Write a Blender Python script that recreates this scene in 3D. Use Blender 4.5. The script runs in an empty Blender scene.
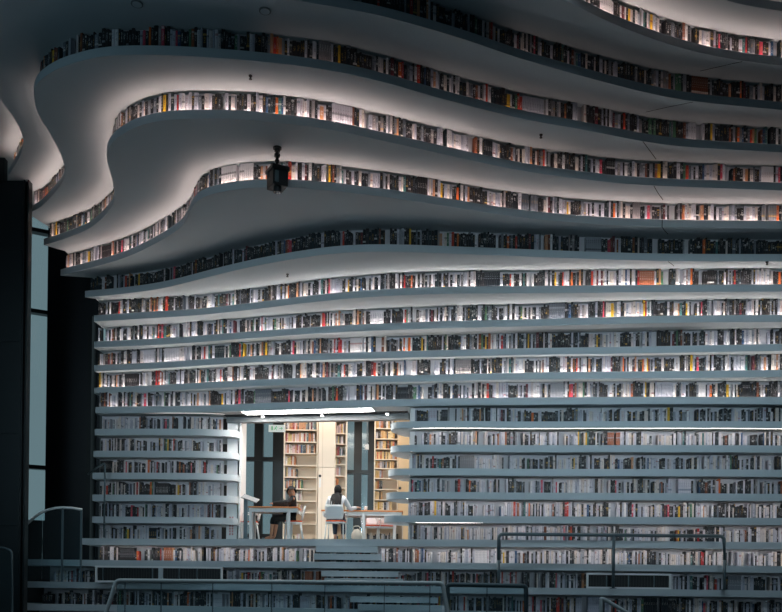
import bpy, bmesh, math, random
from mathutils import Vector, Matrix
from mathutils.geometry import tessellate_polygon
R = random.Random(7)
S = bpy.context.scene
COL = S.collection
# ------------------------------------------------------------------ camera frame
F, H0, ROLL, PX = 880.0, 586.5, .0125, 391.0
h = .52                                    # pitch of the shelf tiers (m)
TH = .145                                  # fascia height

def lv(x, y):
    u, v = x - PX, H0 - y
    return u - ROLL * v, v + ROLL * u
def on_z(x, y, z):                         # point of the photo on the level z
    u, v = lv(x, y); D = F * z / v
    return u * D / F, D
def at(x, y, D):                           # point of the photo at the distance D
    u, v = lv(x, y)
    return Vector((u * D / F, D, v * D / F))
def atx(x, D, y=520):
    return at(x, y, D).x
def proj(X, Y, Z):
    u, v = X * F / Y, Z * F / Y
    return PX + u + ROLL * v, H0 - (v - ROLL * u)

# ------------------------------------------------------------------ materials
def lin(c):
    return tuple((x / 12.92 if x <= .04045 else ((x + .055) / 1.055) ** 2.4) for x in [k / 255 for k in c])
def mat(name, rgb, rough=.6, metal=0, emit=None, es=0, var=0, scale=8, bump=0):
    m = bpy.data.materials.new(name); m.use_nodes = True
    nt = m.node_tree; b = nt.nodes['Principled BSDF']
    c = lin(rgb) + (1,)
    b.inputs['Base Color'].default_value = c
    b.inputs['Roughness'].default_value = rough
    b.inputs['Metallic'].default_value = metal
    if emit:
        b.inputs['Emission Color'].default_value = tuple(emit) + (1,)
        b.inputs['Emission Strength'].default_value = es
    if var or bump:
        tc = nt.nodes.new('ShaderNodeTexCoord'); n = nt.nodes.new('ShaderNodeTexNoise')
        n.inputs['Scale'].default_value = scale; n.inputs['Detail'].default_value = 4
        nt.links.new(tc.outputs['Object'], n.inputs['Vector'])
        if var:
            mx = nt.nodes.new('ShaderNodeMix'); mx.data_type = 'RGBA'
            mx.inputs['A'].default_value = tuple(k * (1 - var) for k in c[:3]) + (1,)
            mx.inputs['B'].default_value = tuple(min(1, k * (1 + var)) for k in c[:3]) + (1,)
            nt.links.new(n.outputs['Fac'], mx.inputs['Factor']); nt.links.new(mx.outputs['Result'], b.inputs['Base Color'])
        if bump:
            bp = nt.nodes.new('ShaderNodeBump'); bp.inputs['Strength'].default_value = bump
            nt.links.new(n.outputs['Fac'], bp.inputs['Height']); nt.links.new(bp.outputs['Normal'], b.inputs['Normal'])
    return m
def glass(name, tint, refl=.06, rough=.02, veil=0):
    m = bpy.data.materials.new(name); m.use_nodes = True
    nt = m.node_tree; nt.nodes.clear()
    o = nt.nodes.new('ShaderNodeOutputMaterial'); t = nt.nodes.new('ShaderNodeBsdfTransparent')
    g = nt.nodes.new('ShaderNodeBsdfGlossy'); mx = nt.nodes.new('ShaderNodeMixShader'); fr = nt.nodes.new('ShaderNodeFresnel')
    ma = nt.nodes.new('ShaderNodeMath'); ma.operation = 'ADD'; ma.inputs[1].default_value = refl
    t.inputs['Color'].default_value = tuple(tint) + (1,)
    g.inputs['Roughness'].default_value = rough; fr.inputs['IOR'].default_value = 1.3 if refl > 0 else 1.25
    nt.links.new(fr.outputs['Fac'], ma.inputs[0]); nt.links.new(ma.outputs[0], mx.inputs['Fac'])
    nt.links.new(t.outputs[0], mx.inputs[1]); nt.links.new(g.outputs[0], mx.inputs[2])
    last = mx
    if veil:
        d = nt.nodes.new('ShaderNodeBsdfDiffuse'); d.inputs['Color'].default_value = (.5, .58, .6, 1)  # pale diffuse share imitates a reflected veil on the glass
        m2 = nt.nodes.new('ShaderNodeMixShader'); m2.inputs['Fac'].default_value = veil
        nt.links.new(mx.outputs[0], m2.inputs[1]); nt.links.new(d.outputs[0], m2.inputs[2]); last = m2
    nt.links.new(last.outputs[0], o.inputs['Surface'])
    return m

M = dict(
    shelf=mat('shelf_white', (190, 199, 204), .55, var=.03, scale=1.5),
    panel=mat('back_panel_white', (205, 203, 208), .6, var=.05, scale=6),
    joint=mat('panel_joint', (24, 27, 29), .9),
    dark=mat('dark_wall_cladding', (20, 29, 33), .35, var=.15, scale=.8),
    navy=mat('navy_wall', (16, 24, 32), .5, var=.15, scale=.8),
    metal=mat('dark_steel', (84, 100, 106), .4, .25, var=.08, scale=10),
    steel=mat('brushed_steel', (226, 230, 230), .3, .1, var=.08, scale=25),
    black=mat('matte_black', (14, 16, 18), .5),
    frame=mat('window_frame_dark', (12, 20, 23), .4),
    floor=mat('grey_floor', (70, 78, 82), .35, var=.08, scale=2),
    ceil=mat('ceiling_paint', (160, 168, 172), .7, var=.03, scale=2),
    wood=mat('pale_birch', (238, 222, 202), .55, var=.05, scale=3),
    woodb=mat('birch_back', (212, 192, 168), .6, var=.05, scale=3),
    tan=mat('tan_side_panel', (226, 196, 156), .55, var=.05, scale=3),
    desk=mat('white_desk', (222, 222, 220), .4, var=.02),
    edge=mat('orange_wood_edge', (206, 128, 66), .5, var=.1, scale=20),
    orange=mat('orange_seat_pad', (216, 84, 34), .7, var=.1, scale=30),
    shell=mat('chair_shell_white', (240, 240, 240), .4, var=.03),
    white=mat('white_paint', (232, 232, 232), .5, var=.02),
    beam=mat('beam_grey', (118, 122, 124), .6, var=.05),
    grey=mat('mid_grey', (120, 124, 126), .6, var=.05),
    red=mat('red_print', (190, 40, 48), .6),
    green=mat('exit_green', (120, 190, 150), .5, emit=lin((150, 215, 175)), es=.2),
    signw=mat('sign_face', (214, 226, 220), .5, emit=lin((206, 214, 210)), es=.55),
    lampw=mat('lamp_diffuser', (250, 250, 250), .4, emit=(1, .97, .93), es=34),
    skin=mat('skin', (184, 130, 100), .55, var=.06, scale=12),
    skin2=mat('skin_light', (206, 160, 136), .55, var=.06, scale=12),
    eye=mat('eye_white', (225, 222, 215), .3), lip=mat('lip', (140, 72, 66), .5),
    hair=mat('black_hair', (8, 7, 8), .85, var=.2, scale=40, bump=.4),
    cloth_dark=mat('black_cotton', (22, 23, 26), .9, var=.15, scale=30, bump=.2),
    cloth_white=mat('grey_white_knit', (228, 228, 230), .9, var=.08, scale=40, bump=.3),
    cloth_blue=mat('dark_denim', (46, 56, 70), .9, var=.1, scale=40, bump=.2),
    bag=mat('cream_canvas_bag', (212, 200, 184), .85, var=.08, scale=20, bump=.3),
    glass=glass('rail_glass', (.84, .92, .94), -.012, .03, .025),
    pane=glass('window_pane', (.90, .94, .95), .02, .1),
    lens=mat('lens_glass', (10, 14, 18), .08),
    off=mat('led_off', (190, 190, 185), .5),
)
WARM = (1.0, .77, .69)
COOL = (1.0, .90, .84)
LEDK = 11.0
LEDS = [0, .06, .12, .22, .35, .5, .7, .9, 1.15]
def led_mats(col, tag):
    out = [M['off']]
    for s in LEDS[1:]:
        out.append(mat('led_%s_%d' % (tag, s * 100), (250, 240, 230), .5, emit=col, es=s * LEDK * (3.4 if tag == 'warm' else 3.1)))
    return out
LED_W, LED_C = led_mats(WARM, 'warm'), led_mats(COOL, 'neutral')
def led_i(s):
    return min(range(len(LEDS)), key=lambda k: abs(LEDS[k] - s))

# books: cover colour, ink and marks come from per-face attributes of each book
def book_material():
    m = bpy.data.materials.new('book_covers'); m.use_nodes = True
    nt = m.node_tree; N = nt.nodes.new; L = nt.links.new
    b = nt.nodes['Principled BSDF']; b.inputs['Roughness'].default_value = .5
    a = N('ShaderNodeAttribute'); a.attribute_name = 'cover'
    k = N('ShaderNodeAttribute'); k.attribute_name = 'ink'
    i = N('ShaderNodeAttribute'); i.attribute_name = 'bid'
    uv = N('ShaderNodeUVMap'); uv.uv_map = 'spine'
    sp = N('ShaderNodeSeparateXYZ'); L(uv.outputs[0], sp.inputs[0])
    def math_(op, x, y=None, z=None):
        n = N('ShaderNodeMath'); n.operation = op
        for q, v in enumerate((x, y, z)):
            if v is None: continue
            if isinstance(v, (int, float)): n.inputs[q].default_value = v
            else: L(v, n.inputs[q])
        return n.outputs[0]
    u, v, d = sp.outputs[0], sp.outputs[1], i.outputs['Fac']
    cb = N('ShaderNodeCombineXYZ'); L(math_('MULTIPLY', u, 3.2), cb.inputs[0]); L(math_('MULTIPLY', v, 26.0), cb.inputs[1]); L(math_('MULTIPLY', d, 91.7), cb.inputs[2])
    n = N('ShaderNodeTexNoise'); n.inputs['Scale'].default_value = 1.0; n.inputs['Detail'].default_value = 1; L(cb.outputs[0], n.inputs['Vector'])
    gl = math_('GREATER_THAN', n.outputs['Fac'], .54)
    # title block between two heights that differ book by book
    lo = math_('MULTIPLY_ADD', math_('FRACT', math_('MULTIPLY', d, 17.3)), .35, .18)
    hi = math_('MULTIPLY_ADD', math_('FRACT', math_('MULTIPLY', d, 41.9)), .3, .62)
    tv = math_('MULTIPLY', math_('GREATER_THAN', v, lo), math_('LESS_THAN', v, hi))
    tu = math_('LESS_THAN', math_('ABSOLUTE', math_('SUBTRACT', u, .5)), .27)
    title = math_('MULTIPLY', math_('MULTIPLY', tv, tu), gl)
    has = math_('GREATER_THAN', math_('FRACT', math_('MULTIPLY', d, 7.7)), .62)
    band = math_('MULTIPLY', has, math_('LESS_THAN', math_('ABSOLUTE', math_('SUBTRACT', v, math_('FRACT', math_('MULTIPLY', d, 29.3)))), .055))
    ons = math_('GREATER_THAN', u, -.01)
    fac = math_('MULTIPLY', math_('MAXIMUM', title, band), ons)
    mx = N('ShaderNodeMix'); mx.data_type = 'RGBA'
    L(math_('MULTIPLY', fac, .6), mx.inputs['Factor']); L(a.outputs['Color'], mx.inputs['A']); L(k.outputs['Color'], mx.inputs['B'])
    L(mx.outputs['Result'], b.inputs['Base Color'])
    return m
M['book'] = book_material()

# ------------------------------------------------------------------ object helpers
def link(name, me, m, parent=None, smooth=False):
    o = bpy.data.objects.new(name, me); COL.objects.link(o)
    for x in (m if isinstance(m, (list, tuple)) else [m]):
        me.materials.append(x)
    if smooth:
        for p in me.polygons: p.use_smooth = True
    if parent is not None: o.parent = parent
    return o
def from_bm(name, bm, m, parent=None, smooth=False):
    bmesh.ops.recalc_face_normals(bm, faces=bm.faces)
    me = bpy.data.meshes.new(name); bm.to_mesh(me); bm.free()
    return link(name, me, m, parent, smooth)
def tag(o, label=None, cat=None, group=None, kind=None):
    if label: o['label'] = label
    if cat: o['category'] = cat
    if group: o['group'] = group
    if kind: o['kind'] = kind
    return o
def empty(name, loc, label, cat, group=None, rz=0):
    o = bpy.data.objects.new(name, None); COL.objects.link(o); o.location = loc; o.rotation_euler = (0, 0, rz)
    o.empty_display_size = .1
    return tag(o, label, cat, group)
def bx(bm, x0, x1, y0, y1, z0, z1, mi=0, mtx=None, bev=0):
    r = bmesh.ops.create_cube(bm, size=1)
    vs = r['verts']
    for v in vs:
        v.co = Vector(((x0 + x1) / 2 + v.co.x * (x1 - x0), (y0 + y1) / 2 + v.co.y * (y1 - y0), (z0 + z1) / 2 + v.co.z * (z1 - z0)))
    fs = set(f for v in vs for f in v.link_faces)
    for f in fs: f.material_index = mi
    if bev:
        es = set(e for v in vs for e in v.link_edges)
        rr = bmesh.ops.bevel(bm, geom=list(es), offset=bev, segments=2, affect='EDGES', profile=.7)
        for f in rr['faces']: f.material_index = mi
        vs = list(set(v for f in rr['faces'] for v in f.verts) | set(v for v in vs if v.is_valid))
    if mtx is not None:
        for v in vs: v.co = mtx @ v.co
    return vs
def tube(bm, pts, r, seg=10, mi=0, closed_ends=True):
    pts = [Vector(p) for p in pts]
    rings = []
    n = len(pts)
    up = Vector((0, 0, 1))
    for i, p in enumerate(pts):
        if i == 0: t = pts[1] - pts[0]
        elif i == n - 1: t = pts[-1] - pts[-2]
        else: t = (pts[i + 1] - p).normalized() + (p - pts[i - 1]).normalized()
        t.normalize()
        a = t.cross(up)
        if a.length < .05: a = t.cross(Vector((0, 1, 0)))
        a.normalize(); b = t.cross(a).normalized()
        if rings and a.dot(pa) < 0: a, b = -a, -b
        pa = a
        rr = r[i] if isinstance(r, (list, tuple)) else r
        rings.append([bm.verts.new(p + rr * (math.cos(2 * math.pi * k / seg) * a + math.sin(2 * math.pi * k / seg) * b)) for k in range(seg)])
    for A, B in zip(rings, rings[1:]):
        for k in range(seg):
            f = bm.faces.new((A[k], A[(k + 1) % seg], B[(k + 1) % seg], B[k])); f.material_index = mi; f.smooth = True
    if closed_ends:
        for A in (rings[0], rings[-1][::-1]):
            f = bm.faces.new(A); f.material_index = mi
def bend(pts, rad=.05, k=4):                # rounds the corners of a polyline
    pts = [Vector(p) for p in pts]; out = [pts[0]]
    for a, b, c in zip(pts, pts[1:], pts[2:]):
        d0, d1 = (a - b), (c - b); q = min(rad, d0.length * .45, d1.length * .45)
        p0, p1 = b + d0.normalized() * q, b + d1.normalized() * q
        for i in range(k + 1):
            t = i / k
            out.append((1 - t) ** 2 * p0 + 2 * t * (1 - t) * b + t * t * p1)
    return out + [pts[-1]]
def box(name, x0, x1, y0, y1, z0, z1, m, parent=None, bev=0):
    bm = bmesh.new(); bx(bm, x0, x1, y0, y1, z0, z1, bev=bev)
    return from_bm(name, bm, m, parent)
def struct(o):
    o['kind'] = 'structure'; return o
def disc(bm, c, r, hgt, seg=20, mi=0, axis='z', r2=None):
    m = Matrix.Translation(c)
    if axis == 'y': m = m @ Matrix.Rotation(math.pi / 2, 4, 'X')
    if axis == 'x': m = m @ Matrix.Rotation(math.pi / 2, 4, 'Y')
    r_ = bmesh.ops.create_cone(bm, cap_ends=True, segments=seg, radius1=r, radius2=r if r2 is None else r2, depth=hgt, matrix=m)
    for f in set(f for v in r_['verts'] for f in v.link_faces): f.material_index = mi

# ------------------------------------------------------------------ the curved tiers
# front lower edge of every tier, read off the photo as (x, y, strength of its light strip)
T = {
 1: [(-60,120,.9),(-90,40,.2),(-60,-60,.1),(100,-130,.1),(300,-120,.2),(500,-75,.5),(650,-25,1),(725,0,1),(750,6,1),(782,11,1),(850,21,1)],
 2: [(-50,156,.9),(-34,138,.9),(-26,118,.7),(-36,90,.1),(-58,50,.05),(-70,12,.05),(-62,-40,.05),(10,-80,.05),(100,-96,.05),(200,-94,.05),(300,-82,.1),(400,-62,.2),(480,-38,.5),(530,-18,.9),(565,0,1),(605,20,1),(649,37.5,1),(689,50,1),(729,58.5,1),(782,65.5,1),(850,70,1)],
 3: [(8,177.4,.9),(13,168,.9),(18.5,159,.9),(22,151,.9),(23.9,144,.9),(23,137,.8),(19.6,128.4,.8),(13,116.6,.6),(0,99,.1),(-19,80,0),(-34,55,0),(-36,30,0),(-20,2,0),(25,-19,0),(90,-27,0),(150,-24,0),(220,-13,0),(293,0,0),(377,15,0),(460,38,0),(522,59,.04),(589,78,.04),(642,91.5,.05),(692,101,.05),(782,110,.05),(850,114,.05)],
 4: [(28,213.7,1.1),(39.2,208,1.1),(47,201,1.1),(55,192,1.1),(61.4,184,1.1),(64.9,174.5,1.1),(64.8,166,1.1),(62.3,158.5,1.1),(56,144,1),(47.7,130,.8),(40,118,.25),(36.7,110,.05),(33.8,100,0),(34.1,91.5,0),(37.6,82.7,0),(45.5,76,0),(59,68,0),(79,61.5,0),(94.5,57.8,0),(114.5,55.4,0),(140,54.8,0),(187,56,0),(260,61.5,.03),(327,70,.05),(383,82,.06),(447,100,.1),(521,118.5,.15),(579,129,.15),(642,141,.12),(689,147,.1),(782,152.5,.1),(850,156,.1)],
 5: [(43.7,245,1),(54.7,242,1),(69.4,237,1),(86.6,230,1),(100,220.5,1),(109.5,210.5,1),(114.2,201,1.1),(114.2,191,1.1),(111.7,178,.9),(107.2,162,.6),(106.6,154.5,.5),(110.6,144.4,.6),(119.7,136,.7),(136,126.8,.9),(158.6,121,1),(186,118.7,1),(230,118.8,1.1),(260,121,1.1),(327,129,1.1),(393,143,1),(447,155,.7),(521,170.5,.4),(589,180,.25),(652,185.5,.22),(782,190.5,.22),(850,193,.22)],
 6: [(60.5,275.8,.9),(84,269.5,.9),(108.6,263,1),(133,254.4,1),(155,243.6,1.1),(172.4,233.5,1.1),(183,225,1.1),(188,216.5,1),(191.4,208.5,.9),(197.5,200.8,.8),(208,195.2,.8),(232,189.8,.9),(258.4,187.6,.9),(284.6,187.4,.9),(311,189,.9),(340,191.5,.9),(400,199,.7),(455,207.5,.6),(522,217.5,.7),(589,223.5,.9),(662,227,1),(782,228.5,.8),(850,230,.8)],
 7: [(85,297.2,0),(113.5,294.8,0),(138,292,0),(162.5,288.2,0),(187,282.5,0),(220,274,0),(260,265,0),(303,257.6,0),(337,253.4,0),(370,251.8,0),(410,252.2,0),(460,254,0),(520,256.3,0),(590,259,0),(669,261,0),(782,261.5,0),(850,262,0)],
 8: [(94,321.6,.7),(150,318.2,.9),(200,315,1),(260,308.5,1.1),(310,302.4,1.1),(370,297,1.1),(440,294,1.1),(522,293.2,1.1),(655,292.2,1.1),(782,291.6,1.1),(850,291.6,1.1)],
 9: [(94,347.8,.7),(150,345.2,.9),(200,342,1),(260,337.4,1),(340,332.2,1),(440,328.2,1),(520,326.5,1.1),(655,323,1.1),(782,322,1.1),(850,322,1.1)],
 10: [(94,371.2,.5),(150,369,.6),(260,362.2,.7),(380,358.4,.6),(500,355.6,.35),(530,355,.15),(690,352.6,.15),(710,352.2,.6),(782,351,.6),(850,350.5,.6)],
 11: [(94,393.6,1),(150,391.8,1),(260,386,1.15),(380,382.6,1.15),(520,379.6,1.1),(655,378.2,1),(782,377,1),(850,376.5,1)],
}
def nz(i): return 19.75 - i
def spline(P, per=14):                     # centripetal-free Catmull-Rom over tuples
    out = []
    n = len(P)
    for i in range(n - 1):
        p0, p1, p2, p3 = P[max(i - 1, 0)], P[i], P[i + 1], P[min(i + 2, n - 1)]
        for k in range(per):
            t = k / per; q = []
            for a, b, c, d in zip(p0, p1, p2, p3):
                q.append(.5 * ((2 * b) + (-a + c) * t + (2 * a - 5 * b + 4 * c - d) * t * t + (-a + 3 * b - 3 * c + d) * t ** 3))
            out.append(tuple(q))
    return out + [tuple(P[-1])]
def resample(P, step):
    L = [0]
    for a, b in zip(P, P[1:]): L.append(L[-1] + math.hypot(b[0] - a[0], b[1] - a[1]))
    n = max(4, int(L[-1] / step)); out = []; j = 0
    for k in range(n + 1):
        s = L[-1] * k / n
        while j < len(P) - 2 and L[j + 1] < s: j += 1
        t = (s - L[j]) / max(1e-9, L[j + 1] - L[j])
        out.append(tuple(a + (b - a) * t for a, b in zip(P[j], P[j + 1])))
    return out
def smooth(P, it):
    for _ in range(it):
        P = [P[0]] + [tuple((a + 2 * b + c) / 4 for a, b, c in zip(x, y, z)) for x, y, z in zip(P, P[1:], P[2:])] + [P[-1]]
    return P
def offset(P, d):                          # parallel curve, inwards is positive
    out = []
    for i, p in enumerate(P):
        a, b = P[max(0, i - 1)], P[min(len(P) - 1, i + 1)]
        tx, ty = b[0] - a[0], b[1] - a[1]; l = math.hypot(tx, ty) or 1
        out.append((p[0] - ty / l * d, p[1] + tx / l * d) + tuple(p[2:]))
    return out
def edge_of(i):
    z = nz(i) * h
    P = [on_z(x, y, z) + (s,) for x, y, s in T[i]]
    return smooth(resample(spline(P), .08), 6)
BASE = [(90, 20.9), (150, 20.75), (200, 20.6), (245, 20.32), (300, 20.03), (400, 19.62), (520, 19.3), (660, 19.05), (782, 18.92), (860, 18.88)]
def base_edge(x0, fwd=0, s=None, pts=BASE):
    B = [((x0, pts[0][1] + (.1 if x0 < 60 else 0)))] + [q for q in pts if q[0] > x0 + 5]
    P = [(atx(x, D) * (D - fwd) / D, D - fwd, 0) for x, D in B]
    P = smooth(resample(spline(P), .1), 6)
    return [(p[0], p[1], s(proj(p[0], p[1], 1)[0]) if s else 0) for p in P]
def base_Y(X):
    B = [(atx(x, D), D) for x, D in BASE]
    if X <= B[0][0]: return B[0][1]
    for a, b in zip(B, B[1:]):
        if X <= b[0]: return a[1] + (b[1] - a[1]) * (X - a[0]) / (b[0] - a[0])
    return B[-1][1]

def prism(bm, poly, z0, z1, mi=0):
    n = len(poly)
    lo = [bm.verts.new((p[0], p[1], z0)) for p in poly]; hi = [bm.verts.new((p[0], p[1], z1)) for p in poly]
    for t in tessellate_polygon([[Vector((p[0], p[1], 0)) for p in poly]]):
        bm.faces.new([lo[k] for k in t]); bm.faces.new([hi[k] for k in reversed(t)])
    for k in range(n):
        f = bm.faces.new((lo[k], lo[(k + 1) % n], hi[(k + 1) % n], hi[k])); f.smooth = False
def ribbon_box(name, P, d0, d1, z0, z1, mats, parent, pick=None):   # strip that follows a curve
    A, B = offset(P, d0), offset(P, d1)
    bm = bmesh.new(); rows = []
    for a, b in zip(A, B):
        rows.append([bm.verts.new((q[0], q[1], z)) for q, z in ((a, z0), (b, z0), (b, z1), (a, z1))])
    for k in range(len(rows) - 1):
        r, q = rows[k], rows[k + 1]; mi = pick(P[k]) if pick else 0
        for e in range(4):
            f = bm.faces.new((r[e], q[e], q[(e + 1) % 4], r[(e + 1) % 4])); f.material_index = mi
    bm.faces.new(rows[0]); bm.faces.new(rows[-1][::-1])
    return from_bm(name, bm, mats, parent)

def led_profile(P, z, mats):
    """aluminium profile tilted towards the books; only its upper face glows"""
    A, B = offset(P, .011), offset(P, .027)
    bm = bmesh.new(); rows = []
    for a, b in zip(A, B):
        rows.append([bm.verts.new((q[0], q[1], zz)) for q, zz in ((a, z), (b, z), (b, z + .001), (a, z + .0078))])
    for k in range(len(rows) - 1):
        r, q = rows[k], rows[k + 1]
        for e in range(4):
            f = bm.faces.new((r[e], q[e], q[(e + 1) % 4], r[(e + 1) % 4])); f.material_index = led_i(P[k][2]) if e == 2 else 0
    bm.faces.new(rows[0]); bm.faces.new(rows[-1][::-1])
    return from_bm('light_strip', bm, mats, None)

BOOKS = []      # every book standing on the tiers: dict(pos, ang, w, d, h, cover, ink, tier, px scale)
# -------- what stands on the shelves
WHITES = [(206,202,208),(192,190,200),(218,214,216),(178,178,190),(196,186,186),(166,168,182),(208,196,188)]
GREYS = [(120,124,132),(96,102,112),(150,152,160),(134,128,130)]
DARKS = [(22,24,28),(30,30,34),(38,34,34),(18,26,34),(44,40,44),(28,40,46)]
VIV = [(160,36,38),(190,60,44),(206,98,40),(216,168,44),(58,104,104),(44,76,112),(96,40,48),(70,110,84),(150,88,60),(116,66,44),(188,132,96),(196,70,90)]
CNAME = {}
for c, nme in zip(WHITES, ['white','pale grey','white','light grey','cream','bluish white','cream']): CNAME[c] = nme
for c, nme in zip(GREYS, ['grey','slate grey','mid grey','taupe']): CNAME[c] = nme
for c, nme in zip(DARKS, ['black','charcoal','dark brown','navy','charcoal','dark teal']): CNAME[c] = nme
for c, nme in zip(VIV, ['red','vermilion','orange','yellow','teal','blue','maroon','green','brown','dark tan','tan','pink']): CNAME[c] = nme
def pick_colour(rnd, wd=.5, dk=.3):
    t = rnd.random()
    if t < wd: return rnd.choice(WHITES)
    if t < wd + .09: return rnd.choice(GREYS)
    if t < wd + .09 + dk: return rnd.choice(DARKS)
    return rnd.choice(VIV)
def ink_for(c, rnd):
    if sum(c) > 420:
        return rnd.choice([(40, 42, 48), (70, 70, 80), (30, 30, 34), (150, 50, 46), (60, 90, 110), (40, 40, 44)])
    return rnd.choice([(220, 216, 214), (200, 196, 190), (200, 160, 80), (230, 226, 222), (160, 164, 172)])
def fill_books(P, d, z, hmin, hmax, tier, wr=(.032, .075), depth=.17, seed=0, wd=.5, dk=.3, skip=None, gap=.02, a0=0, a1=0):
    rnd = random.Random(seed * 97 + 5)
    Q = offset(P, d)
    L = [0]
    for a, b in zip(Q, Q[1:]): L.append(L[-1] + math.hypot(b[0] - a[0], b[1] - a[1]))
    s, j, end = a0 + .02, 0, L[-1] - a1
    run = None
    while s < end - .09:
        if run is None or run['n'] <= 0:
            t = rnd.random()
            if t < .07:
                c = rnd.choice(GREYS + DARKS + WHITES[:4] + [(116,66,44), (150,88,60)])
                run = dict(n=rnd.randint(4, 9), set=True, c=c, ink=ink_for(c, rnd), w=rnd.uniform(wr[0], .05), h=rnd.uniform(hmin + .3 * (hmax - hmin), hmax), d=rnd.random())
            elif t < (.20 if tier > 12 else .13):
                run = dict(n=rnd.randint(3, 7), set=False, hb=rnd.uniform(hmin, hmax), wd=.92 if tier not in (3, 4, 7) else .3, dk=.04)  # fewer whites on unlit tiers, shade carried by the cover colours
            elif t < .28:
                run = dict(n=rnd.randint(3, 7), set=False, hb=rnd.uniform(hmin, hmax), wd=.05, dk=.75)
            else:
                run = dict(n=rnd.randint(3, 9), set=False, hb=rnd.uniform(hmin, hmax), wd=wd, dk=dk)
        run['n'] -= 1
        if run['set']:
            w, hh, c, ink, bid = run['w'], run['h'], run['c'], run['ink'], run['d']
        else:
            w = min(rnd.uniform(*wr), rnd.uniform(wr[0], wr[1] * 1.15))
            hh = min(hmax, max(hmin, rnd.gauss(run['hb'], .022)))
            c = pick_colour(rnd, run['wd'], run['dk']); ink = ink_for(c, rnd); bid = rnd.random()
        if rnd.random() < gap: s += rnd.uniform(.04, .14)
        m = s + w / 2
        while j < len(L) - 2 and L[j + 1] < m: j += 1
        t = (m - L[j]) / max(1e-9, L[j + 1] - L[j])
        x, y = Q[j][0] + (Q[j + 1][0] - Q[j][0]) * t, Q[j][1] + (Q[j + 1][1] - Q[j][1]) * t
        ang = math.atan2(Q[j + 1][1] - Q[j][1], Q[j + 1][0] - Q[j][0])
        s += w + rnd.uniform(.0005, .003)
        px, py = proj(x, y, z + hh / 2)
        if skip and skip(px): continue
        BOOKS.append(dict(x=x, y=y, z=z, ang=ang, w=w, d=depth * rnd.uniform(.82, 1.0), h=hh, c=c, ink=ink, bid=bid, tier=tier, px=px, py=py, sc=F / y))

ORD = ['', 'first', 'second', 'third', 'fourth', 'fifth', 'sixth', 'seventh', 'eighth', 'ninth', 'tenth', 'eleventh', 'twelfth',
       'thirteenth', 'fourteenth', 'fifteenth', 'sixteenth', 'seventeenth', 'eighteenth', 'nineteenth', 'twentieth']
TIER_LABEL = {
 1: 'highest white tier, only its fascia corner showing at the upper corner',
 2: 'second tier from the ceiling, glowing warm above its books',
 3: 'third tier from the ceiling, long dark row of unlit books',
 4: 'fourth tier from the ceiling, rounded nose and dark books above it',
 5: 'fifth tier from the ceiling, rounded nose with warmly lit books',
 6: 'sixth tier from the ceiling, books behind the hanging projector',
 7: 'seventh tier from the ceiling, darkest row below the hanging projector',
 8: 'eighth tier from the ceiling, first of the level shelves',
 9: 'ninth tier from the ceiling, second of the level shelves',
 10: 'tenth tier from the ceiling with a dim stretch of books',
 11: 'eleventh tier from the ceiling, brightest strip of light under it',
 12: 'twelfth tier, white shelf forming the head of the reading room opening',
 18: 'long white shelf whose top is the reading room floor edge',
 19: 'white terrace step under the lit books below the reading room',
 20: 'dim white terrace step carrying the tall steel handrail',
 21: 'lowest white terrace step seen through the glass balustrade',
 22: 'bottom terrace step hidden by the glass balustrade, at floor level',
}
def joint_strip(bm, pts, z, dx=.006, below=True):
    for a, b in zip(pts, pts[1:]):
        d = Vector((b[0] - a[0], b[1] - a[1], 0)); l = d.length
        n = Vector((-d.y, d.x, 0)) / max(l, 1e-6) * dx
        z0, z1 = z - .003, z + .003
        q = [Vector((p[0], p[1], 0)) + s * n for p in (a, b) for s in (-1, 1)]
        v = [bm.verts.new((k.x, k.y, zz)) for zz in (z0, z1) for k in (q[0], q[1], q[3], q[2])]
        for f in ((0, 1, 2, 3), (7, 6, 5, 4), (0, 4, 5, 1), (1, 5, 6, 2), (2, 6, 7, 3), (3, 7, 4, 0)):
            bm.faces.new([v[k] for k in f])
# panel joints in the white cladding: pixel lines over the fascia and along the underside
JOINTS = {2: [(742, 53), (742, 61.5), (722, 66), (700, 71)], 3: [(693, 94), (693, 102), (668, 107), (646, 112)], 4: [(642, 132), (643, 141.5), (650, 151), (656, 159)],
          5: [(653, 178), (654, 186), (658, 193), (663, 200)], 6: [(661, 219), (662, 227), (665, 231), (668, 234)], 7: [(667.5, 254), (668, 261.5), (671, 263.5), (674, 266)]}

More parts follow.
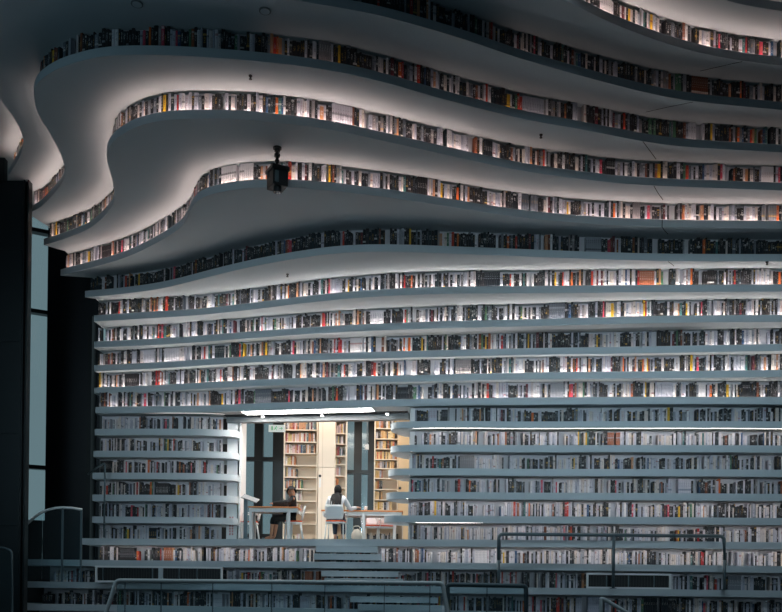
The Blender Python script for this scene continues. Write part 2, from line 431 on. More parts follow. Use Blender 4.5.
EDGES = {}
ENDS = {4: (47.5, 226), 5: (65, 251), 6: (92, 277.8), 7: (95.5, 298.6)}   # where the cut ends of the tiers run back to the dark wall
for i in range(1, 12): EDGES[i] = edge_of(i)
s12 = lambda x: .7 if x > 380 else .6
EDGES[12] = base_edge(94, 0, s12)
UPBOOK = .09
def rise(i): return UPBOOK * nz(i) * h / (15.2 if i < 7 else 18.5) * .92
def tier(i):
    z = nz(i) * h; E = EDGES[i]
    xl, yl = E[0][:2]; xr = E[-1][0]
    root = empty('bookshelf_tier', (0, base_Y(0), z), TIER_LABEL[i], 'bookshelf', 'curved white bookshelf tiers')
    loc = Vector(root.location)
    back = [(xr, base_Y(xr) + .95)] + [(x, base_Y(x) + .95) for x in [xr - (xr - xl) * k / 8 for k in range(1, 7 if i in ENDS else 8)]] + ([(xl + .12, base_Y(xl) + .95)] if i not in ENDS else [(on_z(*ENDS[i], z)[0], base_Y(-6) + .75), on_z(*ENDS[i], z)])
    bm = bmesh.new(); prism(bm, [p[:2] for p in E] + back, z, z + TH)
    o = from_bm('shelf_deck', bm, M['shelf']); put(o, root)
    # wall behind the books
    if i > 1:
        zc = nz(i - 1) * h
        o = ribbon_box('back_panel', E[3:], UPBOOK + .12, UPBOOK + .15, z + TH, zc, M['panel'], None); put(o, root)
        # low ledge that lifts the books above the light trough
        o = ribbon_box('book_ledge', E[3:], UPBOOK - .012, UPBOOK + .12, z + TH, z + TH + rise(i), M['shelf'], None); put(o, root)
    # light strip on the deck in front of the books
    mats = LED_W if i < 7 else LED_C
    o = led_profile(E[1:], z + TH, mats); put(o, root)
    if i == 12: put(ribbon_box('strip_shield', E[1:-1], .0005, .02, z - .008, z, M['shelf'], None), root)  # added lip shielding the strip beneath from view
    if i in JOINTS:
        J = JOINTS[i]; bm = bmesh.new()
        joint_strip(bm, [on_z(x, y, z) for x, y in J[1:]], z)
        X, Y = on_z(J[1][0], J[1][1], z)
        bx(bm, X - .007, X + .007, Y - .006, Y + .02, z, z + TH)
        o = from_bm('panel_joint', bm, M['joint']); put(o, root)
    return root
def put(o, root):
    o.parent = root; o.matrix_parent_inverse = Matrix.Translation(root.location).inverted()
    return o
for i in range(1, 13): tier(i)
for i in range(2, 13):
    E = EDGES[i]
    dk = {3: .6, 4: .55, 7: .8}.get(i, .46); wd = {3: .16, 4: .2, 7: .05, 5: .34, 6: .34}.get(i, .33)  # unlit tiers get darker covers, part of their shade is put into colour
    top = h - TH - rise(i) - .005
    fill_books(E, UPBOOK, nz(i) * h + TH + rise(i), top - .085, top, i, depth=.115, seed=i, wd=wd, dk=dk, a0=.06 if i < 8 else .03, wr=(.03, .07) if i < 8 else (.026, .058))

# lower tiers -------------------------------------------------------
LOW = {13: (0, .06), 14: (.5, .12), 15: (.06, .12), 16: (.06, .06), 17: (.5, 0), 18: (.4, 0), 19: (.5, .5)}
LEFT_FRONT = {13: 93.5, 14: 92.5, 15: 92, 16: 92, 17: 92, 18: 92}
LL = {13: 'topmost short white shelf beside the reading room, books above it dim', 14: 'second short white shelf beside the reading room, counted downward',
      15: 'third short white shelf beside the reading room, counted downward', 16: 'fourth short white shelf beside the reading room, counted downward',
      17: 'lowest short white shelf beside the reading room, dark at window end'}
RL = {13: 'topmost round-ended white shelf beside the reading room, dark books above it', 14: 'second round-ended white shelf, brightly lit books standing on it',
      15: 'third round-ended white shelf, first of two dim rows', 16: 'fourth round-ended white shelf, second of two dim rows',
      17: 'lowest round-ended white shelf, partly behind the steel handrail'}
LOWBOOK = .2
def strip_shield(P, z, root):  # lip added to hide the glowing strip under the shelf from the camera
    put(ribbon_box('strip_shield', P, .0005, .02, z - .008, z, M['shelf'], None), root)
def low_strip(P, i, root, side):
    """strip fixed beneath the shelf above, lighting the books on tier i"""
    z = nz(i - 1) * h
    if side == 'left':
        f = lambda p: led_i(LOW[i][1])
    else:
        rnd = random.Random(i * 3)
        dead = {k: rnd.random() for k in range(400)}
        def f(p):
            s = LOW[i][0]
            if i in (15, 16): s = .22 if dead[int((p[0] + 12) / .9)] < .22 else .06
            return led_i(s)
    return put(ribbon_box('light_strip', P, *((.04, .07) if i == 14 and side == 'right' else (.022, .045)), z - .001, z - .0002, LED_C, None, f), root)
LP = [(92.5, 20.9), (125, 20.82), (158.5, 20.76), (195, 20.72), (215, 20.76), (228, 20.84), (236, 20.95), (239, 21.1), (239.4, 21.3), (238.6, 21.7)]
for i in range(13, 18):
    z = nz(i) * h
    # window side of the opening
    P = [(atx(LEFT_FRONT[i] if k == 0 else x, D), D, 0) for k, (x, D) in enumerate(LP)]
    P = smooth(resample(spline(P), .06), 3)
    root = empty('bookshelf_tier', (P[0][0], P[0][1], z), LL[i], 'bookshelf', 'short white shelves beside the reading room')
    bm = bmesh.new(); prism(bm, [p[:2] for p in P] + [(P[-1][0] - .3, 22.0), (P[0][0], 22.0)], z, z + TH)
    put(from_bm('shelf_deck', bm, M['shelf']), root)
    strip_shield(P[1:-2], z, root)
    FR = [p for p in P if p[0] < atx(226, 20.85)]
    low_strip([p for p in FR if p[0] > P[0][0] + .1], i, root, 'left')
    put(ribbon_box('back_panel', FR, .4, .43, z + TH, nz(i - 1) * h, M['panel'], None), root)
    fill_books(FR, LOWBOOK + .05, z + TH, .235, .34, i, seed=40 + i, wd=.42, dk=.4, wr=(.024, .054), gap=.05, a0=.05)
    # far side
    dx = {13: 0, 14: 0, 15: -1.8, 16: -3.5, 17: -5.5}[i]
    RP = [(404 + dx, 20.62), (394 + dx, 20.2), (390 + dx, 19.95), (389.4 + dx, 19.8), (391 + dx, 19.66), (397 + dx, 19.53), (409 + dx, 19.45), (440, 19.36), (480, 19.31)] + BASE[6:]
    P = [(atx(x, D), D, 0) for x, D in RP]
    P = smooth(resample(spline(P), .06), 3)
    root = empty('bookshelf_tier', (P[0][0], P[0][1], z), RL[i], 'bookshelf', 'round-ended white shelves beyond the opening')
    bm = bmesh.new(); prism(bm, [p[:2] for p in P] + [(P[-1][0], 20.3), (P[0][0] + .4, 20.75)], z, z + TH)
    put(from_bm('shelf_deck', bm, M['shelf']), root)
    xs = atx(410 + dx, 19.45)
    FR = [p for p in P if p[0] > xs and p[1] < 19.5]
    low_strip(FR, i, root, 'right'); strip_shield(FR, z, root)
    put(ribbon_box('back_panel', FR, .4, .43, z + TH, nz(i - 1) * h, M['panel'], None), root)
    fill_books(FR, LOWBOOK, z + TH, .235, .34, i, seed=60 + i, wd={13: .3, 15: .4, 16: .4}.get(i, .5), dk={13: .58, 15: .45, 16: .45}.get(i, .32), wr=(.024, .056), gap=.04)

XL = {18: 81, 19: 23, 20: 21.5, 21: -6, 22: -20}
FWD = {18: 0, 19: .3, 20: .55, 21: .8, 22: 1.05}
for i in range(18, 23):
    z = nz(i) * h
    E = base_edge(XL[i], FWD[i]); EDGES[i] = E
    xl, xr = E[0][0], E[-1][0]
    root = empty('terrace_tier' if i > 18 else 'bookshelf_tier', (xl, E[0][1], z), TIER_LABEL[i], 'step shelf' if i > 18 else 'bookshelf', 'terrace steps with books behind' if i > 18 else 'curved white bookshelf tiers')
    bm = bmesh.new()
    yb = 28.5 if i == 18 else None
    if i == 18:
        x1, x2 = atx(228, 20.9), atx(420, 19.5)
        back = [(xr, base_Y(xr) + 1.1), (x2 + .8, base_Y(x2) + 1.1), (x2 + .8, yb), (x1 - 1.2, yb), (x1 - 1.2, base_Y(x1) + 1.1), (xl, 22.0)]
    else:
        back = [(xr, base_Y(xr) + .5), (3, base_Y(3) + .5), (-3, base_Y(-3) + .5), (xl, base_Y(xl) + .6)]
    prism(bm, [p[:2] for p in E] + back, z, z + TH)
    put(from_bm('shelf_deck', bm, M['shelf']), root)
    if i == 18:
        strip_shield(E[2:-2], z, root)
        for x0, x1, sd, pts in ((92, 226, 'left', None), (403, 900, 'right', None)):
            if sd == 'left':
                P = [(atx(x, D), D, 0) for x, D in LP]; P = smooth(resample(spline(P), .06), 3)
                FR = [p for p in P if p[0] < atx(226, 20.85)]; db = LOWBOOK + .05
            else:
                FR = [p for p in E if p[0] > atx(403, 19.6)]; db = LOWBOOK
            low_strip([p for p in FR if p[0] > FR[0][0] + .1], i, root, sd)
            put(ribbon_box('back_panel', FR, .4, .43, z + TH, nz(i - 1) * h, M['panel'], None), root)
            fill_books(FR, db, z + TH, .235, .34, i, seed=80 + i + len(sd), wd=.55, dk=.28, wr=(.024, .056), gap=.04, a0=.04)
    else:
        dd = FWD[i] - FWD[i - 1] + LOWBOOK
        FR = [p for p in E if p[0] > atx(84 if i == 19 else 34, 20.4)]
        put(ribbon_box('back_panel', FR, dd + .2, dd + .23, z + TH, nz(i - 1) * h, M['panel'], None), root)
        if i == 19:
            PE = [p for p in EDGES[18] if p[0] > atx(86, 20.9)]
            low_strip(PE, i, root, 'right')
        fill_books(FR, dd, z + TH, .235, .34, i, seed=90 + i, wd=.55 if i == 19 else .3, dk=.3 if i == 19 else .5, wr=(.024, .056), gap=.03, a0=.03)

# ------------------------------------------------------------------ books as objects
def book_verts(b):
    w, d, hh = b['w'] / 2, b['d'], b['h']
    pl = [(-w, .006), (-w * .55, .0005), (w * .55, .0005), (w, .006), (w, d), (-w, d)]
    V = [(x, y, 0) for x, y in pl] + [(x, y, hh) for x, y in pl]
    Fc = [(0, 1, 7, 6), (1, 2, 8, 7), (2, 3, 9, 8), (3, 4, 10, 9), (4, 5, 11, 10), (5, 0, 6, 11), (6, 7, 8, 9, 10, 11), (5, 4, 3, 2, 1, 0)]
    UV = []
    us = [0, .2, .8, 1]
    for k, f in enumerate(Fc):
        if k < 3: UV += [(us[k], 0), (us[k + 1], 0), (us[k + 1], 1), (us[k], 1)]
        else: UV += [(-1, -1)] * len(f)
    return V, Fc, UV
PAGE = lin((226, 218, 200)) + (1,)
def book_mesh(name, items, local):
    V, Fc, UV, C, K, I = [], [], [], [], [], []
    for b in items:
        v, f, uv = book_verts(b); n = len(V)
        if local: V += v
        else:
            ca, sa = math.cos(b['ang']), math.sin(b['ang'])
            V += [(b['x'] + x * ca - y * sa, b['y'] + x * sa + y * ca, b['z'] + z) for x, y, z in v]
        Fc += [tuple(n + q for q in t) for t in f]; UV += uv
        c, k = lin(b['c']) + (1,), lin(b['ink']) + (1,)
        C += [c] * 6 + [PAGE, c]; K += [k] * 8; I += [b['bid']] * 8
    me = bpy.data.meshes.new(name); me.from_pydata(V, [], Fc)
    l = me.uv_layers.new(name='spine'); l.data.foreach_set('uv', [q for p in UV for q in p])
    a = me.attributes.new('cover', 'FLOAT_COLOR', 'FACE'); a.data.foreach_set('color', [q for p in C for q in p])
    a = me.attributes.new('ink', 'FLOAT_COLOR', 'FACE'); a.data.foreach_set('color', [q for p in K for q in p])
    a = me.attributes.new('bid', 'FLOAT', 'FACE'); a.data.foreach_set('value', I)
    me.update()
    return me

# ------------------------------------------------------------------ shell of the hall
FZ = nz(22) * h                                     # lower floor level
X0, X1 = -10.6, 10.4
struct(box('floor', X0, X1, -9, 22.5, FZ - .3, FZ, M['floor']))
SKY_Y, SKY_Z, HZ = 4.0, 16.8, 17.0
struct(box('ceiling', X0, X1, 12.2, 22.5, 10.35, 10.6, M['ceil']))  # unseen slab, front edge set to keep roof light off the upper tiers
struct(box('ceiling_upper', X0, X1, -9, 12.5, HZ, HZ + .2, M['ceil']))
struct(box('wall_upper', X0, X1, 12.2, 12.4, 10.6, HZ, M['dark']))
struct(box('wall_right', X1, X1 + .2, -9, 22.5, FZ, HZ, M['dark']))
struct(box('wall_back', X0, X1, -9.2, -9, FZ, HZ, M['dark']))
struct(box('wall_left', X0 - .2, X0, -9, 22.5, FZ, HZ, M['dark']))
# dark end wall by the window, with the steel-edged column in front of it
wx0, wx1 = atx(47, 22.4), atx(98, 22.2)
struct(box('wall_front', wx0, wx1, 22.25, 22.45, FZ, 10.35, M['navy']))
struct(box('trim_1', atx(86.5, 21.9), atx(90.5, 21.9), 21.85, 22.24, FZ, nz(7) * h, M['frame']))
cxr = atx(27.0, 19.1, 400)
bm = bmesh.new()
ztop = nz(3) * h - .002
for k, (za, zb) in enumerate(((FZ, 1.2), (1.215, 3.2), (3.215, 5.2), (5.215, 7.2), (7.215, ztop))):
    bx(bm, X0 + .02, cxr - .14, 19.1, 19.25, za, zb, bev=.004)
bx(bm, X0 + .03, cxr - .15, 19.12, 19.24, FZ, ztop)
bx(bm, X0 + .02, atx(4.5, 19.1, 170), 19.1, 19.25, ztop - .05, 9.2)
struct(from_bm('column', bm, M['dark']))
bm = bmesh.new()
bx(bm, cxr - .115, cxr - .085, 19.06, 19.25, FZ, ztop); bx(bm, cxr - .03, cxr, 19.06, 19.25, FZ, ztop); bx(bm, cxr - .085, cxr - .03, 19.16, 19.25, FZ, ztop)
struct(from_bm('trim_2', bm, M['frame']))
# slanting window beside the column
a, b = at(20, 400, 22.5), at(54, 400, 22.9)
d = Vector((b.x - a.x, b.y - a.y, 0)); L_ = d.length; rz = math.atan2(d.y, d.x)
wz0, wz1 = at(30, 520, 22.6).z, 9.6
win = struct(bpy.data.objects.new('window_1', None)); COL.objects.link(win); win.location = (a.x, a.y, 0); win.rotation_euler = (0, 0, rz)
bm = bmesh.new()
bx(bm, 0, L_ * .16, -.1, .1, FZ, wz1); bx(bm, L_ * .96, L_ * 1.2, -.1, .1, FZ, wz1)
for y in (312.5, 467.5, 232): 
    zz = at(38, y, 22.7).z; bx(bm, 0, L_ * 1.15, -.12, .1, zz - .05, zz + .05)
bx(bm, 0, L_ * 1.15, -.1, .1, FZ, wz0)
struct(from_bm('window_frame', bm, M['frame'], win))
struct(box('window_pane', .02, L_ * 1.1, -.01, .01, FZ, wz1, M['pane'], win))

# ------------------------------------------------------------------ reading room
ZF = nz(18) * h + TH
ZS = nz(12) * h                                     # underside of the twelfth tier
RX0, RX1 = atx(222, 22), atx(424, 20)
struct(box('wall_reading_room_side', RX1, RX1 + .15, 20.7, 28.4, ZF, 5.4, M['white']))
struct(box('wall_reading_room_end', RX0 - 1.35, RX0 - 1.2, 21.9, 28.4, ZF, 5.4, M['white']))
struct(box('ceiling_reading_room', RX0 - 1.3, RX1 + .1, 21.9, 28.4, 5.3, 5.4, M['white']))
# head of the opening: dark slot and grey beam, parallel to the shelf edge
ha, hb = on_z(225, 415.6, ZS), on_z(408, 411.8, ZS)
HM = Matrix.Translation((ha[0], ha[1], 0)) @ Matrix.Rotation(math.atan2(hb[1] - ha[1], hb[0] - ha[0]), 4, 'Z')
HL = math.hypot(hb[0] - ha[0], hb[1] - ha[1])
bm = bmesh.new()
bx(bm, 0, HL, -.09, .1, ZS - .012, ZS + .01, 1, mtx=HM)
bx(bm, 0, HL, .1, .3, 3.885, ZS + .3, 0, mtx=HM)
bx(bm, -.1, HL + .5, .3, .42, 4.2, 5.3, 0, mtx=HM)
struct(from_bm('trim_3', bm, [M['beam'], M['black']]))
# pillar at the end of the short shelves, and its slim frame
box_p = struct(box('pillar', atx(227.5, 21.35), atx(238.3, 21.35), 21.2, 21.9, ZF, ZS, M['white']))
struct(box('trim_4', atx(238.8, 21.2), atx(240.6, 21.2), 21.15, 21.9, ZF, ZS, M['white']))
# jamb behind the round-ended shelves
struct(box('trim_5', atx(409, 19.85), atx(409, 19.85) + .5, 19.86, 20.72, ZF, ZS, M['white']))
# tall windows at the far wall
WD = 27.6
win = struct(bpy.data.objects.new('window_2', None)); COL.objects.link(win); win.location = (0, WD, ZF)
bm = bmesh.new()
zt = 5.35 - ZF
for xa, xb in ((238, 243.5), (254, 262.5), (272.5, 284), (343, 346.3), (353.3, 361), (367.2, 376), (395, 425)):
    bx(bm, atx(xa, WD), atx(xb, WD), -.12, .1, 0, zt)
bx(bm, RX0 - 1.2, atx(240, WD), -.1, .1, 0, zt); bx(bm, atx(284, WD), atx(345, WD), -.05, .1, 0, zt)
for y in (459.5, 472.5, 536):
    zz = at(262 if y != 472.5 else 360, y, WD).z - ZF
    if y == 472.5: bx(bm, atx(343, WD), atx(376, WD), -.14, .1, zz - .06, zz + .06)
    else: bx(bm, atx(238, WD), atx(284, WD), -.14, .1, zz - .06, zz + .06)
struct(from_bm('window_frame', bm, M['frame'], win))
struct(box('window_pane', RX0 - 1.1, RX1, -.01, .01, 0, zt, M['pane'], win))
# lamp panel in the soffit
p0, p1 = on_z(243, 412.3, ZS), on_z(374, 408.8, ZS)
dx, dy = p1[0] - p0[0], p1[1] - p0[1]; ln = math.hypot(dx, dy)
lamp = empty('ceiling_light', (p0[0], p0[1], ZS - .02), 'long bright recessed lamp panel over the reading room opening', 'light', rz=math.atan2(dy, dx))
bm = bmesh.new()
for q in ((0, ln, -.22, -.19), (0, ln, .19, .22), (0, .03, -.22, .22), (ln - .03, ln, -.22, .22)): bx(bm, q[0], q[1], q[2], q[3], -.004, .018)
from_bm('lamp_frame', bm, M['white'], lamp)
box('diffuser', .03, ln - .03, -.19, .19, .004, .016, M['lampw'], lamp)
# three small spots in the slot
for x, w in ((264, 'above the exit sign'), (324, 'above the pale bookcase end panel'), (388, 'above the yellow-filled bookcase')):
    tt = (x - 225) / 183; p = HM @ Vector((HL * tt, -.02, ZS))
    sp = empty('spotlight', (p.x, p.y, ZS - .012), 'small round spot lamp in the opening head, ' + w, 'light', 'spot lamps in the opening head')
    bm = bmesh.new(); disc(bm, (0, 0, -.02), .05, .04); from_bm('housing', bm, M['white'], sp)
    bm = bmesh.new(); disc(bm, (0, 0, -.043), .03, .008); from_bm('lens', bm, M['lampw'], sp)

SHELF_BOOKS = []
def bookcase(xa, xb, D, tops, label, group, fills, depth=.32, side=None, mside='wood', ztop=4.9, wr=(.022, .05), seed=1, pal=None):
    """tops: photo heights of the shelf boards; fills: share of each bay that holds books"""
    X_a, X_b = atx(xa, D, 470), atx(xb, D, 470)
    root = empty('bookcase', ((X_a + X_b) / 2, D + depth / 2, ZF), label, 'bookcase', group)
    w = (X_b - X_a) / 2; t = .03
    for sx in (-1, 1):
        box('side_panel', min(sx * w, sx * (w - t)), max(sx * w, sx * (w - t)), -depth / 2, depth / 2, 0, ztop - ZF, M['wood'], root)
    box('back_panel', -w + t, w - t, depth / 2 - .02, depth / 2, 0, ztop - ZF, M['woodb'], root)
    zs = [at((xa + xb) / 2, y, D).z - ZF for y in tops]
    zs.append(.06)
    top = ztop - ZF
    box('top_panel', -w, w, -depth / 2, depth / 2, top, top + .03, M['wood'], root)
    rnd = random.Random(seed)
    prev = top
    for k, zz in enumerate(zs):
        box('shelf', -w + t, w - t, -depth / 2 + .005, depth / 2 - .02, zz - .025, zz, M['wood'], root)
        free = prev - .025 - zz; prev = zz
        x = -w + t + .01; lim = -w + t + (2 * w - 2 * t) * fills[min(k, len(fills) - 1)] - .01
        while x < lim - wr[1]:
            bw = rnd.uniform(*wr); hh = min(free - .03, rnd.uniform(.19, .275))
            if hh < .08: break
            c = rnd.choice(pal) if pal and rnd.random() < .8 else pick_colour(rnd, .62, .1)
            BOOKS.append(dict(x=(X_a + X_b) / 2 + x + bw / 2, y=D + .06, z=ZF + zz, ang=0, w=bw, d=.19, h=hh, c=c, ink=ink_for(c, rnd), bid=rnd.random(), tier=99, px=0, py=0, sc=1))
            x += bw + .002
    box('plinth', -w + t, w - t, -depth / 2 + .02, -depth / 2 + .04, 0, .06, M['wood'], root)
    return root
CREAMS = [(206, 196, 184), (186, 140, 104), (216, 208, 200), (84, 104, 108), (176, 108, 66), (204, 176, 176), (140, 52, 54), (200, 178, 124), (120, 130, 134), (60, 64, 66)]
YEL = [(206, 166, 104), (210, 180, 124), (186, 142, 90), (60, 50, 44), (40, 36, 34), (214, 180, 130), (160, 90, 50), (226, 204, 160)]
bookcase(283.5, 317.5, 23.3, [429.5, 441.5, 453, 465, 476.7, 488.5, 500.5, 512, 523.5], 'tall pale birch bookcase behind the reader in dark clothes', 'birch bookcases in the reading room',
         [1, 1, 1, .4, .42, .62, .6, .62, .1, .55], seed=3, pal=CREAMS)
bookcase(334.5, 346.5, 23.3, [420, 433, 443.5, 455.5, 464, 475.5, 487.5, 499.5, 511, 523], 'narrow birch bookcase between pale end panel and far window', 'birch bookcases in the reading room',
         [.9, .9, .9, .9, .5, .5, .4, .2, .1, .6], seed=5, pal=CREAMS, wr=(.02, .04))
bookcase(374, 398.2, 25.4, [428, 438.5, 448.5, 459, 468, 478, 489, 499.5, 510, 520], 'birch bookcase filled with yellowed books behind the round shelf ends', 'birch bookcases in the reading room',
         [1, 1, 1, 1, 1, .45, .4, .4, .9, .8], seed=8, pal=YEL, wr=(.025, .06))
bookcase(366, 404, 22.6, [520.5], 'low birch bookcase under the desk beside the round shelf ends', 'birch bookcases in the reading room', [0, .93], seed=12, ztop=at(380, 520, 22.6).z + .02, pal=[(226, 222, 216), (40, 40, 42), (200, 190, 176), (130, 132, 136)])
# pale end panel between the two bookcases, and tan one beside the far bookcase
ep = empty('end_panel_cabinet', (atx(325.8, 23.2), 23.35, ZF), 'broad pale birch cabinet end between tall and narrow bookcases', 'cabinet')
w = (atx(334, 23.2) - atx(317.8, 23.2)) / 2
zj = at(326, 467.3, 23.2).z - ZF
box('upper_panel', -w, w, -.15, .15, zj + .006, 4.9 - ZF, M['wood'], ep); box('lower_panel', -w, w, -.15, .15, 0, zj - .006, M['wood'], ep)
box('edge_strip', -w + .1, -w + .112, -.154, -.149, 0, 4.9 - ZF, M['woodb'], ep)
bm = bmesh.new(); p = at(320, 476, 23.2); disc(bm, (p.x - ep.location.x, -.16, p.z - ZF), .035, .02, axis='y'); from_bm('lock', bm, M['black'], ep)
box('notice_strip', p.x - ep.location.x - .015, p.x - ep.location.x + .02, -.156, -.15, p.z - ZF - .3, p.z - ZF - .06, M['white'], ep)
tp = empty('end_panel_cabinet', (atx(404, 25.2), 25.4, ZF), 'tan wooden cabinet end beside the bookcase of yellowed books', 'cabinet')
w = (atx(411, 25.2) - atx(398.6, 25.2)) / 2
box('side_panel', -w, w, -.15, .15, 0, 4.9 - ZF, M['tan'], tp)
bm = bmesh.new(); p = at(399.6, 488, 25.2); disc(bm, (-w + .05, -.16, p.z - ZF), .04, .02, axis='y'); from_bm('lock', bm, M['black'], tp)

# exit sign
p = at(277, 428.5, 22.3); sg = empty('exit_sign', (p.x, p.y, p.z), 'white green-lettered exit sign hanging in the reading room opening', 'sign')
sw, sh = 8.2 * 22.3 / F, 3.4 * 22.3 / F
box('sign_box', -sw, sw, -.03, .03, -sh, sh, M['signw'], sg, bev=.006)
bm = bmesh.new()
# running figure, arrow and bar
for q in ((-.05, .0, -.035, .05), ): pass
tube(bm, [(-.02, -.033, .02), (-.035, -.033, -.012)], .011, 6); tube(bm, [(-.035, -.033, -.012), (-.012, -.033, -.03), (-.018, -.033, -.055)], .008, 6)
tube(bm, [(-.035, -.033, -.012), (-.058, -.033, -.03), (-.08, -.033, -.03)], .008, 6); tube(bm, [(-.02, -.033, .018), (.008, -.033, .004), (.02, -.033, .015)], .007, 6)
tube(bm, [(-.02, -.033, .018), (-.05, -.033, .012), (-.055, -.033, -.008)], .007, 6); disc(bm, (-.012, -.033, .043), .014, .01, axis='y')
tube(bm, [(.06, -.033, 0), (.14, -.033, 0)], .008, 6); tube(bm, [(.11, -.033, .03), (.145, -.033, 0), (.11, -.033, -.03)], .008, 6)
bx(bm, -.14, -.1, -.036, -.03, -.05, .05)
from_bm('pictogram', bm, M['green'], sg)
bm = bmesh.new()
for x in (-.1, .1): tube(bm, [(x, 0, sh), (x, 0, 5.3 - p.z)], .006, 6)
from_bm('hanger', bm, M['grey'], sg)
# camera box on a rod by the far window
p = at(367, 447, 24.5); pd = empty('hanging_sensor', (p.x, p.y, p.z), 'small white sensor box on a thin rod before far window', 'sensor')
bm = bmesh.new(); bx(bm, -.05, .05, -.05, .05, -.07, .07, bev=.01); bx(bm, -.035, .035, -.06, -.05, -.05, -.01, bev=.003); from_bm('sensor_box', bm, M['white'], pd)
bm = bmesh.new(); tube(bm, [(0, 0, .07), (0, 0, 5.3 - p.z)], .012, 8); from_bm('rod', bm, M['grey'], pd)
# poster with red characters on the pillar
p = at(231.3, 526, 21.17)
po = empty('poster', (p.x, 21.18, p.z), 'narrow white notice with red characters low on the white pillar', 'poster')
box('sheet', -.07, .07, 0, .012, -.25, .25, M['white'], po)
bm = bmesh.new()
rp = random.Random(3)
for col_ in (-.033, .028):
    for k in range(7):
        zc = .2 - k * .066
        for q in range(3): bx(bm, col_ - .02, col_ + .02, -.003, 0, zc - .02 + q * .018, zc - .013 + q * .018)
        for q in (-.012, .008): bx(bm, col_ + q, col_ + q + .006, -.003, 0, zc - .022, zc + .026)
from_bm('red_characters', bm, M['red'], po)
# tilted lectern sign
p = at(245, 538, 20.55)
st = empty('sign_stand', (p.x, 20.6, ZF), 'grey lectern sign stand with tilted board beside the white pillar', 'stand')
zt_ = at(246, 497, 20.6).z - ZF
box('base_plate', -.14, .14, -.12, .12, 0, .02, M['grey'], st, bev=.004)
bm = bmesh.new(); bx(bm, -.045, .045, -.03, .03, .02, zt_ - .05, bev=.005); from_bm('post', bm, M['metal'], st)
bm = bmesh.new(); bx(bm, -.08, .3, -.16, .16, -.012, .012, bev=.004, mtx=Matrix.Translation((0, 0, zt_)) @ Matrix.Rotation(.33, 4, 'Y') @ Matrix.Rotation(.35, 4, 'X')); from_bm('board', bm, M['grey'], st)

# desks
def desk(xa, xb, y0, y1, label, legs):
    X_a, X_b = atx(xa, y0), atx(xb, y0)
    root = empty('desk', ((X_a + X_b) / 2, (y0 + y1) / 2, ZF), label, 'desk', 'reading room desks')
    w, d = (X_b - X_a) / 2, (y1 - y0) / 2; zt = .77
    box('desk_top', -w, w, -d, d, zt - .035, zt, M['edge'], root, bev=.006)
    bm = bmesh.new()
    bx(bm, -w + .03, w - .03, -d + .03, -d + .06, zt - .13, zt - .036); bx(bm, -w + .03, w - .03, d - .06, d - .03, zt - .13, zt - .036)
    bx(bm, -w + .03, -w + .06, -d + .06, d - .06, zt - .13, zt - .036); bx(bm, w - .06, w - .03, -d + .06, d - .06, zt - .13, zt - .036)
    from_bm('apron', bm, M['desk'], root)
    for lx in legs:
        X = atx(lx, y0) - root.location.x
        for yy in (-d + .02, d - .09): box('leg', X - .035, X + .035, yy, yy + .07, 0, zt - .04, M['desk'], root, bev=.004)
    return root
desk(248, 298.5, 20.42, 21.02, 'white desk with orange wood top under the black backpack', (250.5, 288.5))
desk(321, 403, 21.12, 21.85, 'white desk with orange wood top before the long-haired reader', (363.5, 394.5))

# chairs
def chair(X, Y, ang, label):
    """seat at the origin, looking towards +y before turning"""
    root = empty('desk_chair', (X, Y, ZF), label, 'chair', 'white desk chairs with orange seats', ang)
    bm = bmesh.new(); bx(bm, -.21, .21, -.2, .2, .44, .475, bev=.014); from_bm('seat', bm, M['orange'], root, True)
    bm = bmesh.new(); bx(bm, -.215, .215, -.205, .205, .415, .442, bev=.008); from_bm('seat_shell', bm, M['shell'], root)
    bm = bmesh.new()
    rows = []
    for k in range(7):
        t = k / 6; z = .5 + .33 * t; yb = -.2 - .07 * t
        hw = .22 - .03 * (abs(t - .5) * 2) ** 3
        rows.append([(-hw + 2 * hw * q / 6, yb - .035 * (1 - ((q - 3) / 3) ** 2), z) for q in range(7)])
    for sgn in (0, .014):
        g = [[bm.verts.new((p[0], p[1] + sgn, p[2])) for p in r] for r in rows]
        for k in range(6):
            for q in range(6): bm.faces.new((g[k][q], g[k][q + 1], g[k + 1][q + 1], g[k + 1][q]))
    bm.edges.ensure_lookup_table()
    es = [e for e in bm.edges if e.is_boundary]
    bmesh.ops.bridge_loops(bm, edges=es)
    from_bm('backrest', bm, M['shell'], root, True)
    for sx in (-1, 1):
        bm = bmesh.new(); tube(bm, [(sx * .22, .2, 0), (sx * .2, .17, .43)], .013, 8); from_bm('leg', bm, M['steel'], root)
        bm = bmesh.new(); tube(bm, [(sx * .22, -.24, 0), (sx * .2, -.17, .43)], .013, 8); from_bm('leg', bm, M['steel'], root)
        bm = bmesh.new(); tube(bm, bend([(sx * .225, .17, .42), (sx * .25, .16, .66), (sx * .25, -.14, .68), (sx * .21, -.22, .62)], .05), .012, 8); from_bm('armrest', bm, M['steel'], root)
    return root
p = at(338, 530, 20.72); CH_R = chair(p.x - .05, 20.72, -.12, 'white chair on which the long-haired reader sits')
p = at(291, 530, 21.35); CH_L = chair(atx(293.5, 21.0), 20.95, math.pi / 2 + .15, 'white chair on which the reader in dark clothes sits')
chair(atx(250, 21.4), 21.35, math.pi / 2 + .1, 'empty white chair beside the tilted sign stand')
chair(atx(371, 22.0), 22.12, math.pi, 'empty chair on the far side of the long-haired reader\'s desk')
chair(atx(386, 22.0), 22.16, math.pi + .1, 'empty chair by the desk end near the round shelves')
